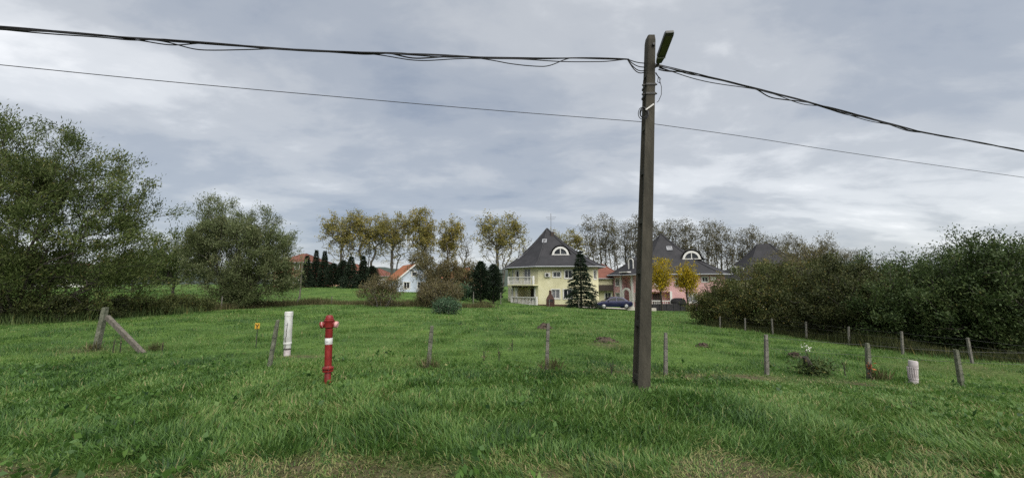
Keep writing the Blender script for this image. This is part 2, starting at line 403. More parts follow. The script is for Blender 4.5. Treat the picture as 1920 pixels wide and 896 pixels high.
def hills():
    m = surf('hill_wood', (0.018, 0.028, 0.022), (0.04, 0.055, 0.04), 0.05, 0.95, 0.8, 0.4)
    xs = np.linspace(-1100, 900, 160); rows = []
    h = 26 + 20 * (vnoise(xs, xs * 0, 240, 21) - .4) + 6 * (vnoise(xs, xs * 0, 45, 22)) + 1.6 * vnoise(xs, xs * 0, 9, 23)
    for dy, k in ((0, 0), (60, .45), (150, .85), (240, 1.0), (380, .7), (520, -.1)):
        rows.append(np.stack([xs, 560 + dy + 0 * xs, -2 + h * k], 1))
    V = np.concatenate(rows); n = len(xs)
    i = (np.arange(5)[:, None] * n + np.arange(n - 1)[None, :]).ravel()
    o = np_obj('hills', V, np.stack([i, i + 1, i + n + 1, i + n], 1), 'hill_wood', None, None, True); tag(o, kind='structure')
hills()

# ------------------------------------------------------------------ grass (uncountable: stuff)
def blocked(x, y):
    b = np.zeros(len(x), bool)
    b |= (y > 49.5) & (x > -3.5) & (y < 75)
    b |= (y > 45.0) & (x > 7.5) & (x < 60)
    return b
def grass(name, n, y0, y1, hgt, wid, segs, seed, label, power=1.0):
    g = np.random.default_rng(seed)
    # density falls with distance from the verge the camera stands on
    u = g.random(n * 2); y = y0 * (y1 / y0) ** (u ** power)
    half = 1.42 * y + 1.6
    x = (g.random(len(y)) * 2 - 1) * half
    clump = vnoise(x, y, 0.5 + 0.02 * y0, seed + 1) * .6 + vnoise(x, y, 2.2, seed + 2) * .4
    so = soil_mask(x, y); ve = verge_mask(x, y)
    keep = (g.random(len(y)) < (0.35 + 0.9 * clump) * (1 - 0.8 * so) * (1 - .15 * ve) * (1 - sstep(7.5, 10.5, y) * (y0 < 5)) * (1 if y0 < 5 else .25 + .75 * sstep(y0, y0 * 1.25, y))) & ~blocked(x, y)
    x, y, clump, so, ve = x[keep][:n], y[keep][:n], clump[keep][:n], so[keep][:n], ve[keep][:n]
    k = len(x); z = gzs(x, y) - 0.01
    tuft = sstep(.5, .8, vnoise(x, y, .8 if y0 < 15 else 1.6, 105)); edge = np.exp(-((y - 5.0) / .7) ** 2)
    h = hgt * (0.45 + 0.75 * g.random(k)) * (0.55 + 0.9 * clump + (0.5 + .5 * sstep(8, 12, y)) * tuft + .3 * edge) * (1 - .5 * ve) * (1 - .4 * so)
    h *= 1 - 0.42 * sstep(5.6, 8.6, y) * (y0 < 5)
    w = wid * (0.7 + 0.6 * g.random(k)) * (y / y0) ** 0.8
    az = g.random(k) * 2 * np.pi + 0.0
    dome = vnoise(x, y, 1.3, seed + 6) * 4 * np.pi      # neighbours lie over the same way
    az = np.where(g.random(k) < .55, dome + g.normal(0, .6, k), az)
    lean = h * (0.25 + 0.75 * g.random(k)) * (1 + .8 * ve)
    dx, dy = np.cos(az), np.sin(az); fa = az + np.pi / 2 + g.normal(0, .5, k)
    wx, wy = np.cos(fa) * w / 2, np.sin(fa) * w / 2
    tone = 0.44 + 0.34 * (vnoise(x, y, 3.2, 31) - .5) + 0.22 * (vnoise(x, y, .7, 32) - .5) + 0.10 * sstep(9, 22, y) + g.normal(0, .17, k)
    tone -= 0.14 * tuft
    dry = (g.random(k) < 0.035 + 0.52 * ve + 0.35 * so)
    tone = np.where(dry, 0.80 + 0.2 * g.random(k), tone); tone = np.clip(tone, 0.02, 1)
    def ring(s, ww):
        cx = x + dx * lean * s ** 1.8; cy = y + dy * lean * s ** 1.8; cz = z + h * (s - .28 * s * s * (lean / h))
        return np.stack([cx - wx * ww, cy - wy * ww, cz], 1), np.stack([cx + wx * ww, cy + wy * ww, cz], 1)
    if segs == 1:
        a, b = ring(0, 1.0); t, _ = ring(1.0, 0.0)
        V = np.stack([a, b, t], 1).reshape(-1, 3); F = np.arange(k * 3).reshape(-1, 3); T = np.repeat(tone, 3)
    else:
        a, b = ring(0, 0.8); c, d = ring(0.55, 1.0); t, _ = ring(1.0, 0.0)
        V = np.stack([a, b, c, d, t], 1).reshape(-1, 3); o = (np.arange(k) * 5)[:, None]
        F = np.concatenate([o + [[0, 1, 3]], o + [[0, 3, 2]], o + [[2, 3, 4]]], 0); T = np.repeat(tone, 5)
    ob = np_obj(name, V, F, 'grass', None, T)
    tag(ob, label, 'grass', None, 'stuff')
grass('verge_grass', 225000, 2.6, 10.5, 0.115, 0.0064, 2, 101, 'long tangled meadow grass on the near verge before the posts')
grass('meadow_grass', 215000, 7.4, 24, 0.08, 0.0105, 1, 202, 'shorter bright green grass of the meadow behind the posts')
grass('far_meadow_grass', 130000, 20, 75, 0.10, 0.035, 1, 303, 'distant light green grass reaching to the houses')

# ------------------------------------------------------------------ trees
def leaves_mesh(P, D, ln, wd, g, mat, name, parent, tone, fold=0.25, rnd=0.7):
    """diamond leaves at P pointing along D"""
    k = len(P); D = D + g.normal(0, rnd, (k, 3)); D /= np.linalg.norm(D, axis=1, keepdims=True) + 1e-9
    U = g.normal(0, 1, (k, 3)); S = np.cross(D, U); S /= np.linalg.norm(S, axis=1, keepdims=True) + 1e-9
    l = ln * (0.65 + 0.7 * g.random(k))[:, None]; w = wd * (0.65 + 0.7 * g.random(k))[:, None]
    nrm = np.cross(S, D)
    a = P; b = P + D * l * .45 + S * w * .5 + nrm * w * fold; c = P + D * l; d = P + D * l * .45 - S * w * .5 + nrm * w * fold
    V = np.stack([a, b, c, d], 1).reshape(-1, 3); F = np.arange(k * 4).reshape(-1, 4)
    return np_obj(name, V, F, mat, parent, np.repeat(np.clip(tone, 0, 1), 4))

def grow(stems, pts, alpha, g):
    """connect points into a branching skeleton -> nodes, parent"""
    nodes = []; par = []; plen = []
    for st in stems:
        prev = -1
        for i, p in enumerate(st):
            nodes.append(p); par.append(prev); plen.append(0 if prev < 0 else plen[prev] + np.linalg.norm(np.array(p) - nodes[prev])); prev = len(nodes) - 1
    X = np.zeros((len(nodes) + len(pts), 3)); X[:len(nodes)] = nodes
    PL = np.zeros(len(X)); PL[:len(nodes)] = plen; n = len(nodes)
    for p in pts:
        d = np.linalg.norm(X[:n] - p, axis=1)
        up = np.maximum(0, X[:n, 2] - p[2])               # limbs climb: joining from above costs
        j = int(np.argmin(d + alpha * PL[:n] + 0.8 * up))
        X[n] = p; par.append(j); PL[n] = PL[j] + d[j]; n += 1
    return X, np.array(par)

def tree(name, label, cat, base, lobes, n_nodes, n_leaf, ln, wd, leafm, barkm, seed, stems=1, stem_h=0.25, spread=0.1, alpha=0.35,
         r_twig=0.012, r_pow=0.42, jit=0.25, shell=0.5, group=None, sparse=0.0, up=0.35, tone0=0.5, rnd=0.7, leaf_lo=0.0, twig_leaf=6):
    g = np.random.default_rng(seed)
    lob = np.array(lobes, float)
    vol = lob[:, 3] * lob[:, 4] * lob[:, 5]; pick = g.choice(len(lob), n_nodes, p=vol / vol.sum())
    d = g.normal(0, 1, (n_nodes, 3)); d /= np.linalg.norm(d, axis=1, keepdims=True)
    rr = (1 - shell * g.random(n_nodes) ** 1.4) * (0.86 + .26 * g.random(n_nodes)); rr *= np.where(g.random(n_nodes) < .3, g.random(n_nodes), 1)
    pts = lob[pick, :3] + d * rr[:, None] * lob[pick, 3:]
    pts[:, 2] = np.maximum(pts[:, 2], 0.12)
    top = (lob[:, 2] + lob[:, 5]).max()
    sts = []
    for s in range(stems):
        a = 2 * np.pi * (s + .5 * g.random()) / stems; hh = top * stem_h * (.8 + .4 * g.random()); q = []
        off = spread * hh * (0.3 + g.random()) if stems > 1 else spread * hh * .25
        b0 = (0.12 * stems ** .5 * math.cos(a), 0.12 * stems ** .5 * math.sin(a)) if stems > 1 else (0, 0)
        for i in range(5):
            f = i / 4
            q.append((b0[0] + math.cos(a) * off * f ** 1.3, b0[1] + math.sin(a) * off * f ** 1.3, -0.15 + (hh + .15) * f))
        sts.append(q)
    order = np.argsort(np.linalg.norm(pts - np.array([0, 0, top * stem_h * .7]), axis=1)); pts = pts[order]
    X, par = grow(sts, pts, alpha, g)
    n = len(X); cnt = np.ones(n)
    for i in range(n - 1, -1, -1):
        if par[i] >= 0: cnt[par[i]] += cnt[i]
    rad = r_twig * cnt ** r_pow
    root = empty(name, base); tag(root, label, cat, group)
    # limbs: each skeleton edge a bent, tapered tube
    idx = np.where(par >= 0)[0]; A = X[par[idx]]; B = X[idx]; ra = np.minimum(rad[par[idx]], rad[idx] * 1.25); rb = rad[idx]
    ismain = cnt[idx] > n * .2; ra = np.where(ismain, rad[par[idx]], ra)
    Mid = (A + B) / 2 + g.normal(0, .05, A.shape) * np.linalg.norm(B - A, axis=1, keepdims=True); rm = (ra + rb) / 2
    Dv = B - A; Dv /= np.linalg.norm(Dv, axis=1, keepdims=True) + 1e-9
    ref = np.where(np.abs(Dv[:, 2:3]) > .9, [[1., 0, 0]], [[0., 0, 1.]]); S = np.cross(Dv, ref); S /= np.linalg.norm(S, axis=1, keepdims=True) + 1e-9; T = np.cross(Dv, S)
    ns = 5; ang = np.arange(ns) * 2 * np.pi / ns
    def rg(C, r): return C[:, None, :] + r[:, None, None] * (np.cos(ang)[None, :, None] * S[:, None, :] + np.sin(ang)[None, :, None] * T[:, None, :])
    V = np.concatenate([rg(A, ra), rg(Mid, rm), rg(B, rb * .9)], 1); m = len(idx); V = V.reshape(-1, 3)
    o = (np.arange(m) * 3 * ns)[:, None]; q = []
    for lv in (0, 1):
        for j in range(ns):
            k2 = (j + 1) % ns; q.append(o + [[lv * ns + j, lv * ns + k2, (lv + 1) * ns + k2, (lv + 1) * ns + j]])
    np_obj('trunk', V, np.concatenate(q, 0), barkm, root, None, True)
    # leaves on the outer twigs
    tw = np.where((cnt < twig_leaf) & (par >= 0))[0]
    if leaf_lo > 0: tw = tw[X[tw, 2] > top * leaf_lo * (.7 + .6 * g.random(len(tw)))]
    if sparse > 0: tw = tw[g.random(len(tw)) > sparse * (1 - X[tw, 2] / top * .6)]
    if n_leaf and len(tw):
        w = g.random(len(tw)) ** 1.2 + .15; e = g.choice(tw, n_leaf, p=w / w.sum()); f = g.random(n_leaf)[:, None] * 1.15
        P = X[par[e]] * (1 - f) + X[e] * f + g.normal(0, jit, (n_leaf, 3))
        dirs = X[e] - X[par[e]]; dirs /= np.linalg.norm(dirs, axis=1, keepdims=True) + 1e-9
        dirs = dirs + np.array([0, 0, up]); P[:, 2] = np.maximum(P[:, 2], .05)
        ctone = g.random(n)[e] * .4
        tone = tone0 - .2 + ctone + g.normal(0, .16, n_leaf)
        leaves_mesh(P, dirs, ln, wd, g, leafm, 'crown', root, tone, rnd=rnd)
    return root

ORD = ['first', 'second', 'third', 'fourth', 'fifth', 'sixth', 'seventh', 'eighth', 'ninth', 'tenth', 'eleventh', 'twelfth', 'thirteenth', 'fourteenth',
       'fifteenth', 'sixteenth', 'seventeenth', 'eighteenth', 'nineteenth', 'twentieth', 'twenty-first', 'twenty-second', 'twenty-third', 'twenty-fourth', 'twenty-fifth', 'twenty-sixth']

# big willow at the left edge
b = on(30, 20.6)
tree('willow_tree', 'huge spreading willow at the left edge of the meadow, tallest tree in view', 'tree', b,
     [(-2.8, 0, 7.6, 5.0, 4.4, 3.5), (1.2, -.5, 6.9, 4.3, 3.8, 3.6), (4.9, 0, 5.0, 3.0, 2.8, 2.9), (0.5, 0, 3.0, 5.4, 4.0, 2.9), (-5, 0, 4.0, 4.5, 4, 3.8), (4.8, .4, 2.0, 2.9, 2.4, 1.8), (-1, -1, 1.2, 3.6, 2.6, 1.3)],
     2000, 125000, 0.17, 0.044, 'leaf_willow', 'bark_dark', 11, stems=11, stem_h=0.45, spread=0.75, alpha=.25, r_twig=.0062, r_pow=.45, jit=.19, shell=.75, tone0=.5, up=.55, rnd=.5)
b = on(445, 31.5)
tree('willow_tree', 'silvery green rounded willow left of the red hydrant, behind the meadow edge', 'tree', b,
     [(-1.9, 0, 6.1, 2.4, 2.4, 2.9), (0.9, 0, 5.4, 2.5, 2.3, 2.8), (2.8, 0, 4.0, 2.0, 2.0, 2.5), (-3.0, 0, 3.9, 2.0, 2.0, 2.4), (0.4, 0, 2.6, 3.6, 2.4, 2.0), (3.4, 0, 2.0, 1.7, 1.6, 1.6), (.5, -.5, 1.0, 2.6, 1.8, 1.0)],
     1300, 90000, 0.18, 0.048, 'leaf_silver', 'bark_dark', 12, stems=7, stem_h=0.38, spread=0.6, alpha=.28, r_twig=.0068, jit=.20, shell=.75, tone0=.5, up=.5, rnd=.5)
b = on(322, 46)
tree('round_tree', 'small dark round tree with one trunk between the two willows', 'tree', b,
     [(0, 0, 4.6, 3.3, 3, 3.2), (1.6, 0, 3.2, 2.4, 2.2, 2.0), (-1.5, 0, 3.4, 2.4, 2.2, 2.1)], 260, 12000, .26, .09, 'leaf_willow', 'bark_dark', 13,
     stems=1, stem_h=.3, r_twig=.014, jit=.3, tone0=.4)
for i, (px, Y, hh, ww, lab) in enumerate([(-20, 56, 6.2, 6.5, 'dark broad tree far behind the big willow, leftmost of three'),
                                          (120, 60, 5.8, 6.5, 'dark broad tree far behind the big willow, middle of three'),
                                          (245, 58, 6.2, 5.6, 'dark broad tree far behind the big willow, rightmost of three')]):
    b = on(px, Y)
    tree('broad_tree', lab, 'tree', b, [(0, 0, hh * .6, ww * .8, 2.6, hh * .4), (ww * .5, 0, hh * .4, ww * .5, 2.4, hh * .33), (-ww * .5, 0, hh * .42, ww * .55, 2.4, hh * .35)],
         240, 9000, .34, .15, 'leaf_hedge_bright', 'bark_dark', 40 + i, stem_h=.25, r_twig=.016, jit=.4, group='trees far behind the big willow')

for i, (px, Y, h, w, lab) in enumerate([(70, 20.6, 1.7, 2.0, 'dark undergrowth bush at the foot of the big willow'), (165, 21.5, 1.4, 1.7, 'dark low bush under the right half of the big willow'),
                                        (262, 23.5, 1.3, 1.6, 'low bramble bush between the big willow and the second one'), (345, 27.5, 1.2, 1.6, 'low bramble bush left under the second willow')]):
    tree('bramble_bush', lab, 'bush', on(px, Y), [(0, 0, h * .5, w, w * .6, h * .5), (w * .6, 0, h * .4, w * .7, w * .6, h * .4), (-w * .6, 0, h * .4, w * .7, w * .6, h * .4)],
         220, 7000, .12, .05, 'leaf_hedge' if i < 2 else 'leaf_olive', 'bark_dark', 140 + i, stems=6, stem_h=.4, spread=.8, r_twig=.006, jit=.13, group='low bushes under the willows', tone0=.45)

# hedge along the right side
HB = [  # px, depth, height, half width, mat, label, tone
    (1350, 25.5, 2.5, 1.6, 'leaf_olive', 'lowest dark bush at the far end of the right hedge', .5),
    (1418, 24.0, 3.9, 2.1, 'leaf_olive', 'olive dark bush in the right hedge, second from its far end', .6),
    (1492, 22.0, 4.0, 2.1, 'leaf_olive', 'dark bush in the right hedge, third from its far end', .55),
    (1565, 20.0, 3.9, 2.0, 'leaf_hedge', 'dark bush in the middle of the right hedge before the wire', .5),
    (1640, 18.0, 3.5, 1.9, 'leaf_hedge', 'low topped dark bush right of the middle of the right hedge', .45),
    (1712, 16.6, 3.4, 1.8, 'leaf_hedge_bright', 'dark green bush with spiky top shoots in the right hedge', .35),
    (1790, 15.6, 3.5, 1.7, 'leaf_hedge_bright', 'dark green bush left of the tallest one in the right hedge', .35),
    (1868, 14.8, 4.3, 1.7, 'leaf_hedge_bright', 'tallest leafy green bush of the right hedge near the frame edge', .42),
    (1955, 14.0, 3.9, 1.8, 'leaf_hedge_bright', 'green bush cut by the right edge of the photo', .4)]
for i, (px, Y, h, w, mt, lab, tn) in enumerate(HB):
    b = on(px, Y); g0 = random.Random(i)
    tree('hedge_bush', lab, 'bush', b,
         [(0, 0, h * .62, w, w * .9, h * .38), (w * .7, .3, h * .42, w * .9, w * .8, h * .40), (-w * .7, -.2, h * .40, w * .9, w * .8, h * .38),
          (w * g0.uniform(-.3, .3), 0, h * .3, w * 1.25, w, h * .3), (w * g0.uniform(-.6, .6), 0, h * .84, w * .45, w * .45, h * .26), (w * g0.uniform(-.8, .8), 0, h * .75, w * .4, w * .4, h * .32), (0, -.5, h * .14, w * 1.2, w * .9, h * .14)],
         460, 25000, .105, .05, mt, 'bark_dark', 60 + i, stems=6, stem_h=.35, spread=.6, r_twig=.008, jit=.13, shell=.6, group='bushes of the right hedge', tone0=tn)
for i, (px, Y, h, w, mt, lab) in enumerate([
        (1545, 34, 7.0, 3.0, 'leaf_poplar_dark', 'half bare brown tree rising behind the middle of the right hedge'),
        (1478, 38, 6.6, 3.1, 'leaf_poplar_dark', 'olive brown tree behind the right hedge beside the third roof'),
        (1640, 30, 5.0, 3.0, 'leaf_hedge_bright', 'green tree behind the low part of the right hedge'),
        (1735, 27, 5.2, 3.2, 'leaf_hedge_bright', 'green tree with thin top shoots behind the right hedge'),
        (1840, 24, 6.0, 3.0, 'leaf_hedge_bright', 'tall green tree behind the right hedge near the frame edge'),
        (1940, 22, 5.2, 2.6, 'leaf_hedge_bright', 'green tree behind the right hedge cut by the frame edge')]):
    b = on(px, Y)
    tree('hedge_tree', lab, 'tree', b,
         [(0, 0, h * .66, w * .75, w * .7, h * .34), (w * .5, 0, h * .5, w * .6, w * .6, h * .35), (-w * .5, 0, h * .48, w * .6, w * .6, h * .35), (0, 0, h * .3, w, w * .8, h * .28)],
         420, 15000, .14, .065, mt, 'bark_dark', 90 + i, stems=3, stem_h=.35, spread=.4, r_twig=.010, jit=.2, group='trees behind the right hedge', tone0=.45)

# far row of poplars: six shapes, then copies
def poplar(seed, kind, base, label):
    h = 17.0; g = random.Random(seed)
    if kind == 'wide':
        lob = [(0, 0, 10.6, 4.3, 3.6, 5.6), (2.2, 0, 13.4, 2.6, 2.3, 3.4), (-2.5, 0, 12.6, 2.5, 2.3, 3.8)]
        a = dict(n_nodes=850, n_leaf=7000, stems=3, sparse=.2, leaf_lo=.33)
    elif kind == 'dense':
        lob = [(0, 0, 10.6, 2.9, 2.6, 6.3), (1.3, 0, 13.3, 2.0, 1.9, 3.6), (-1.2, 0, 11, 2.1, 1.9, 5.0)]
        a = dict(n_nodes=700, n_leaf=10000, stems=2, sparse=0, leaf_lo=.2)
    elif kind == 'bare':
        lob = [(0, 0, 9.5, 2.2, 2.0, 5.2), (.6, 0, 12, 1.4, 1.4, 3)]
        a = dict(n_nodes=420, n_leaf=260, stems=2, sparse=.4, leaf_lo=.5)
    else:
        lob = [(0, 0, 10.5, 2.4, 2.2, 6.4), (g.uniform(-.8, .8), 0, 14, 2.1, 2.0, 3.0)]
        a = dict(n_nodes=600, n_leaf=2300, stems=4, sparse=.1, leaf_lo=.28)
    return tree('poplar_tree', label, 'tree', base, lob, ln=.27 if kind != 'thin' else .24, wd=.18 if kind != 'thin' else .16, leafm='leaf_poplar' if kind in ('wide', 'dense') else 'leaf_poplar_dark', barkm='bark_grey', seed=seed,
                stem_h=.42 if kind != 'thin' else .72, spread=.18 if kind != 'thin' else .11, alpha=.2, r_twig=.015 if kind != 'thin' else .012, r_pow=.43, jit=.30, shell=.85, group='row of tall poplars behind the houses', tone0=.5 if kind != 'thin' else .35, twig_leaf=5, **a)
LP = [(640, 88, 'wide', 16.4, 'spreading poplar with bare lower limbs, leftmost of the tall row'),
      (686, 90, 'wide', 16.8, 'second tall poplar from the left of the row, airy yellowing crown'),
      (735, 88, 'wide', 16.2, 'third tall poplar of the row, right above the small blue gabled house'),
      (788, 86, 'dense', 16.8, 'densest olive yellow poplar right of the small gabled house'),
      (842, 90, 'dense', 16.0, 'narrow yellow green poplar right of the densest one'),
      (873, 94, 'bare', 15.0, 'thin leafless poplar between the yellow green ones and the gap'),
      (940, 84, 'wide', 16.8, 'spreading yellowing poplar left behind the yellow house roof'),
      (985, 92, 'bare', 15.2, 'bare poplar right behind the left roof slope of the yellow house'),
      (1062, 92, 'wide', 15.0, 'half leafless poplar behind the antenna of the yellow house')]
x = 1112; i = 0
THIN = []
while x < 1620 and len(THIN) < 24:
    THIN.append(x); x += [22, 20, 25, 19, 24, 21, 23][i % 7]; i += 1
protos = {}
def put_poplar(px, Y, kind, hpx_h, lab, rz, variant):
    b = on(px, Y); key = (kind, variant)
    if key not in protos:
        o = poplar(300 + len(protos) * 7, kind, b, lab); protos[key] = o
    else:
        o = copy_tree(protos[key]); o.location = b; o['label'] = lab
    s = hpx_h / 17.0; o.scale = (s, s, s); o.rotation_euler = (0, 0, rz); return o
for i, (px, Y, k, h, lab) in enumerate(LP):
    o = put_poplar(px, Y, k, h * 1.06, lab, 0.35 * math.sin(i * 2.3) + math.pi * (i % 2), i % 2)
    if k == 'wide': o.scale.x *= 1.25
kk = 0
for i, px in enumerate(THIN):
    hh = 19.3 + 0.9 * math.sin(i * 1.9) - max(0, px - 1330) * 0.022
    put_poplar(px, 92 + 4 * (i % 2), 'thin', hh, f'{ORD[i]} slim sparse poplar right of the yellow house roof', i * 2.1, i % 4)

# brown and olive rounds in the middle distance
for i, (px, Y, h, w, mt, lab, nl) in enumerate([
        (790, 70, 8.0, 2.8, 'leaf_poplar_dark', 'olive tree close behind the small gabled house', 6000),
        (836, 66, 6.0, 3.2, 'leaf_brown', 'brown rounded tree right of the gabled house', 7000),
        (882, 68, 6.4, 2.8, 'leaf_poplar_dark', 'olive brown rounded tree beside the dark clipped conifer', 6000),
        (866, 54, 2.2, 1.6, 'leaf_bluegreen', 'pale green low bush left of the dark clipped conifer', 2600)]):
    b = on(px, Y)
    tree('round_tree' if h > 3 else 'low_bush', lab, 'tree' if h > 3 else 'bush', b, [(0, 0, h * .58, w, w * .8, h * .42), (w * .4, 0, h * .4, w * .7, w * .7, h * .36), (-w * .4, 0, h * .4, w * .7, w * .7, h * .36)],
         260, nl, .26, .14, mt, 'bark_dark', 400 + i, stems=3, stem_h=.3, spread=.4, r_twig=.012, jit=.25)
# shrubs on the field edge
for i, (px, Y, h, w, mt, lab, nl) in enumerate([
        (716, 34, 2.9, 1.8, 'leaf_brown', 'brownish many stemmed shrub before the small gabled house', 5200),
        (806, 36.5, 2.3, 1.2, 'leaf_brown', 'brown thicket between the two field edge shrubs', 4600),
        (830, 34.5, 2.8, 1.6, 'leaf_brown', 'brown green shrub at the field edge behind the low blue green bush', 5200),
        (838, 25.5, .95, .75, 'leaf_bluegreen', 'low blue green bush standing alone on the meadow', 4200)]):
    b = on(px, Y)
    tree('field_shrub', lab, 'shrub', b, [(0, 0, h * .58, w, w * .8, h * .42), (w * .55, 0, h * .45, w * .7, w * .7, h * .42), (-w * .55, 0, h * .45, w * .7, w * .7, h * .42)],
         420, nl, .17 if h > 1.5 else .1, .05, mt, 'bark_grey', 420 + i, stems=9, stem_h=.5, spread=.9, alpha=.15, r_twig=.0065, jit=.14, shell=.7, tone0=.6)
# two small yellow trees
for i, (px, Y, h, w, lab) in enumerate([(1241, 49, 6.6, 1.6, 'small golden yellow tree right beside the pole, larger of two'),
                                        (1290, 49.5, 6.3, 1.45, 'slim golden yellow tree before the pink house, right one of two')]):
    b = on(px, Y)
    tree('yellow_tree', lab, 'tree', b, [(0, 0, h * .72, w, w * .9, h * .29), (.25, 0, h * .5, w * .85, w * .8, h * .25), (-.3, 0, h * .58, w * .8, w * .8, h * .25)],
         320, 3800, .17, .12, 'leaf_yellow', 'bark_dark', 450 + i, stem_h=.4, r_twig=.010, jit=.2, shell=.7, group='yellow trees before the pink house', tone0=.5, sparse=.1)

# conifers
def spruce(name, label, cat, base, h, r, n_whorl, per, tufts, seed, group=None, mat='needle', low=.04, clip=False, ln=.3, wd=.1):
    g = np.random.default_rng(seed); root = empty(name, base); tag(root, label, cat, group)
    P = []; D = []; br = MB().tube([(0, 0, -.1), (0, 0, h * .5), (0, 0, h * .99)], [h * .022, h * .013, .01], 6)
    for i in range(n_whorl):
        f = (i + .5 * g.random()) / n_whorl; z = h * (low + (1 - low) * f)
        prof = (1 - f) ** 1.05 if not clip else (1 - f ** 3.2) * (.8 + .2 * min(1, f * 6))
        for j in range(per):
            a = 2 * np.pi * (j + g.random()) / per; lr = r * prof * (.55 + .62 * g.random()) + .08
            droop = -.22 if not clip else .35
            end = np.array([math.cos(a) * lr, math.sin(a) * lr, z + lr * (droop + .12 * g.random())])
            if i % 2 == 0 and j % 2 == 0: br.tube([(0, 0, z), tuple(end)], [.02, .006], 3, False)
            k = max(3, int(tufts * (.25 + lr / r)))
            t = g.random(k) ** .6; p = np.array([0, 0, z]) * (1 - t[:, None]) + end * t[:, None]
            p[:, 2] += .10 * lr * np.sin(t * 3.1) - .04
            side = np.array([-math.sin(a), math.cos(a), 0]); s = g.normal(0, 1, k)
            p += side * (s * .16 * lr * (1 - t * .5))[:, None] + g.normal(0, .04, (k, 3))
            P.append(p); D.append(np.array([math.cos(a), math.sin(a), -.25 if not clip else .6])[None] + side * (s * .55)[:, None])
    br.build('trunk', 'bark_dark', root)
    P = np.concatenate(P); D = np.concatenate(D)
    leaves_mesh(P, D, ln, wd, g, mat, 'crown', root, .45 + g.normal(0, .22, len(P)), rnd=.3)
    return root
spruce('spruce_tree', 'dark pyramid shaped spruce in front of the yellow house', 'tree', on(1090, 47), 6.9, 2.55, 24, 9, 85, 500, ln=.25, wd=.07)
CG = 'dark conifers at the back of the left lawn'
for i, (px, Y, h, r, lab) in enumerate([
        (571, 76, 6.2, 1.7, 'dark spruce leftmost of the conifers by the red roofed house'),
        (588, 78, 7.4, 1.5, 'slim pointed spruce at the left end of the conifer row'),
        (604, 77, 7.2, 1.5, 'slim pointed spruce, right one of the twin tips left in the conifer row'),
        (655, 74, 6.0, 2.4, 'broad dark conifer in the middle of the conifer row'),
        (678, 75, 6.2, 1.8, 'pointed dark conifer at the right end of the conifer row')]):
    spruce('spruce_tree', lab, 'tree', on(px, Y), h, r, 28, 10, 44, 510 + i, CG, ln=.30, wd=.09)
for i, (px, Y, h, r, lab) in enumerate([
        (622, 75, 4.6, 1.5, 'lower rounded conifer right of the twin spruce tips'),
        (640, 76, 5.2, 1.6, 'rounded conifer left of the broad one in the conifer row'),
        (695, 77, 4.2, 1.5, 'lowest rounded conifer beside the blue gabled house'),
        (901, 50, 5.2, 1.3, 'dark clipped columnar conifer left of the yellow house'),
        (925, 51, 5.0, 1.3, 'dark columnar conifer touching the left corner of the yellow house')]):
    spruce('clipped_conifer', lab, 'tree', on(px, Y), h, r, 34, 11, 24, 530 + i, CG if px < 800 else 'clipped conifers beside the yellow house', clip=True, ln=.2, wd=.08)

# ------------------------------------------------------------------ rough weeds along the far field edge and under the hedge (stuff)
def weeds(name, label, path, n, width, h, seed, mat='weed_dry', bend=.5, w=.03):
    g = np.random.default_rng(seed); path = np.array(path, float); seg = g.integers(0, len(path) - 1, n)
    ln_ = np.linalg.norm(np.diff(path, axis=0), axis=1); seg = g.choice(len(path) - 1, n, p=ln_ / ln_.sum()); f = g.random(n)[:, None]
    p = path[seg] * (1 - f) + path[seg + 1] * f + g.normal(0, width, (n, 2)); x, y = p[:, 0], p[:, 1]
    z = gzs(x, y) - .03; hh = h * (.3 + .9 * g.random(n)) * (.5 + vnoise(x, y, 1.3, seed)); az = g.random(n) * 6.28
    l = hh * bend * g.random(n); fa = g.random(n) * 6.28; wx, wy = np.cos(fa) * w, np.sin(fa) * w
    a = np.stack([x - wx, y - wy, z], 1); b = np.stack([x + wx, y + wy, z], 1)
    c = np.stack([x + np.cos(az) * l, y + np.sin(az) * l, z + hh], 1)
    V = np.stack([a, b, c], 1).reshape(-1, 3)
    o = np_obj(name, V, np.arange(n * 3).reshape(-1, 3), mat, None, np.repeat(np.clip(g.normal(.45, .22, n), 0, 1), 3)); tag(o, label, 'weeds', None, 'stuff')
def pl(*pp): return [tuple(on(px, Y).xy) for px, Y in pp]
weeds('field_edge_weeds', 'strip of rough dry weeds along the far field edge', pl((330, 27), (445, 31), (560, 36.5), (640, 37.5), (720, 36.5), (830, 36.5), (915, 38)), 15000, .5, .55, 600, w=.025)
weeds('bramble_strip', 'dark brown brambles under the willows at the left', pl((-60, 20), (60, 20.5), (150, 21.5), (250, 23), (330, 26)), 9000, .8, .55, 601, 'leaf_hedge_bright', w=.02)
weeds('hedge_weeds', 'rank weeds along the foot of the right hedge', pl((1335, 24.5), (1400, 22.6), (1500, 19.6), (1600, 17.0), (1700, 14.9), (1800, 13.6), (1960, 12.6)), 13000, .45, .4, 602, 'leaf_hedge', w=.014)

# ------------------------------------------------------------------ houses
def offset_poly(poly, d):
    n = len(poly); out = []
    for i in range(n):
        p0, p1, p2 = Vector(poly[i - 1]), Vector(poly[i]), Vector(poly[(i + 1) % n])
        e1 = (p1 - p0).normalized(); e2 = (p2 - p1).normalized(); n1 = Vector((e1.y, -e1.x)); n2 = Vector((e2.y, -e2.x))
        b = (n1 + n2); b = b / max(.3, (1 + n1.dot(n2))); out.append(p1 + b * d)
    return out

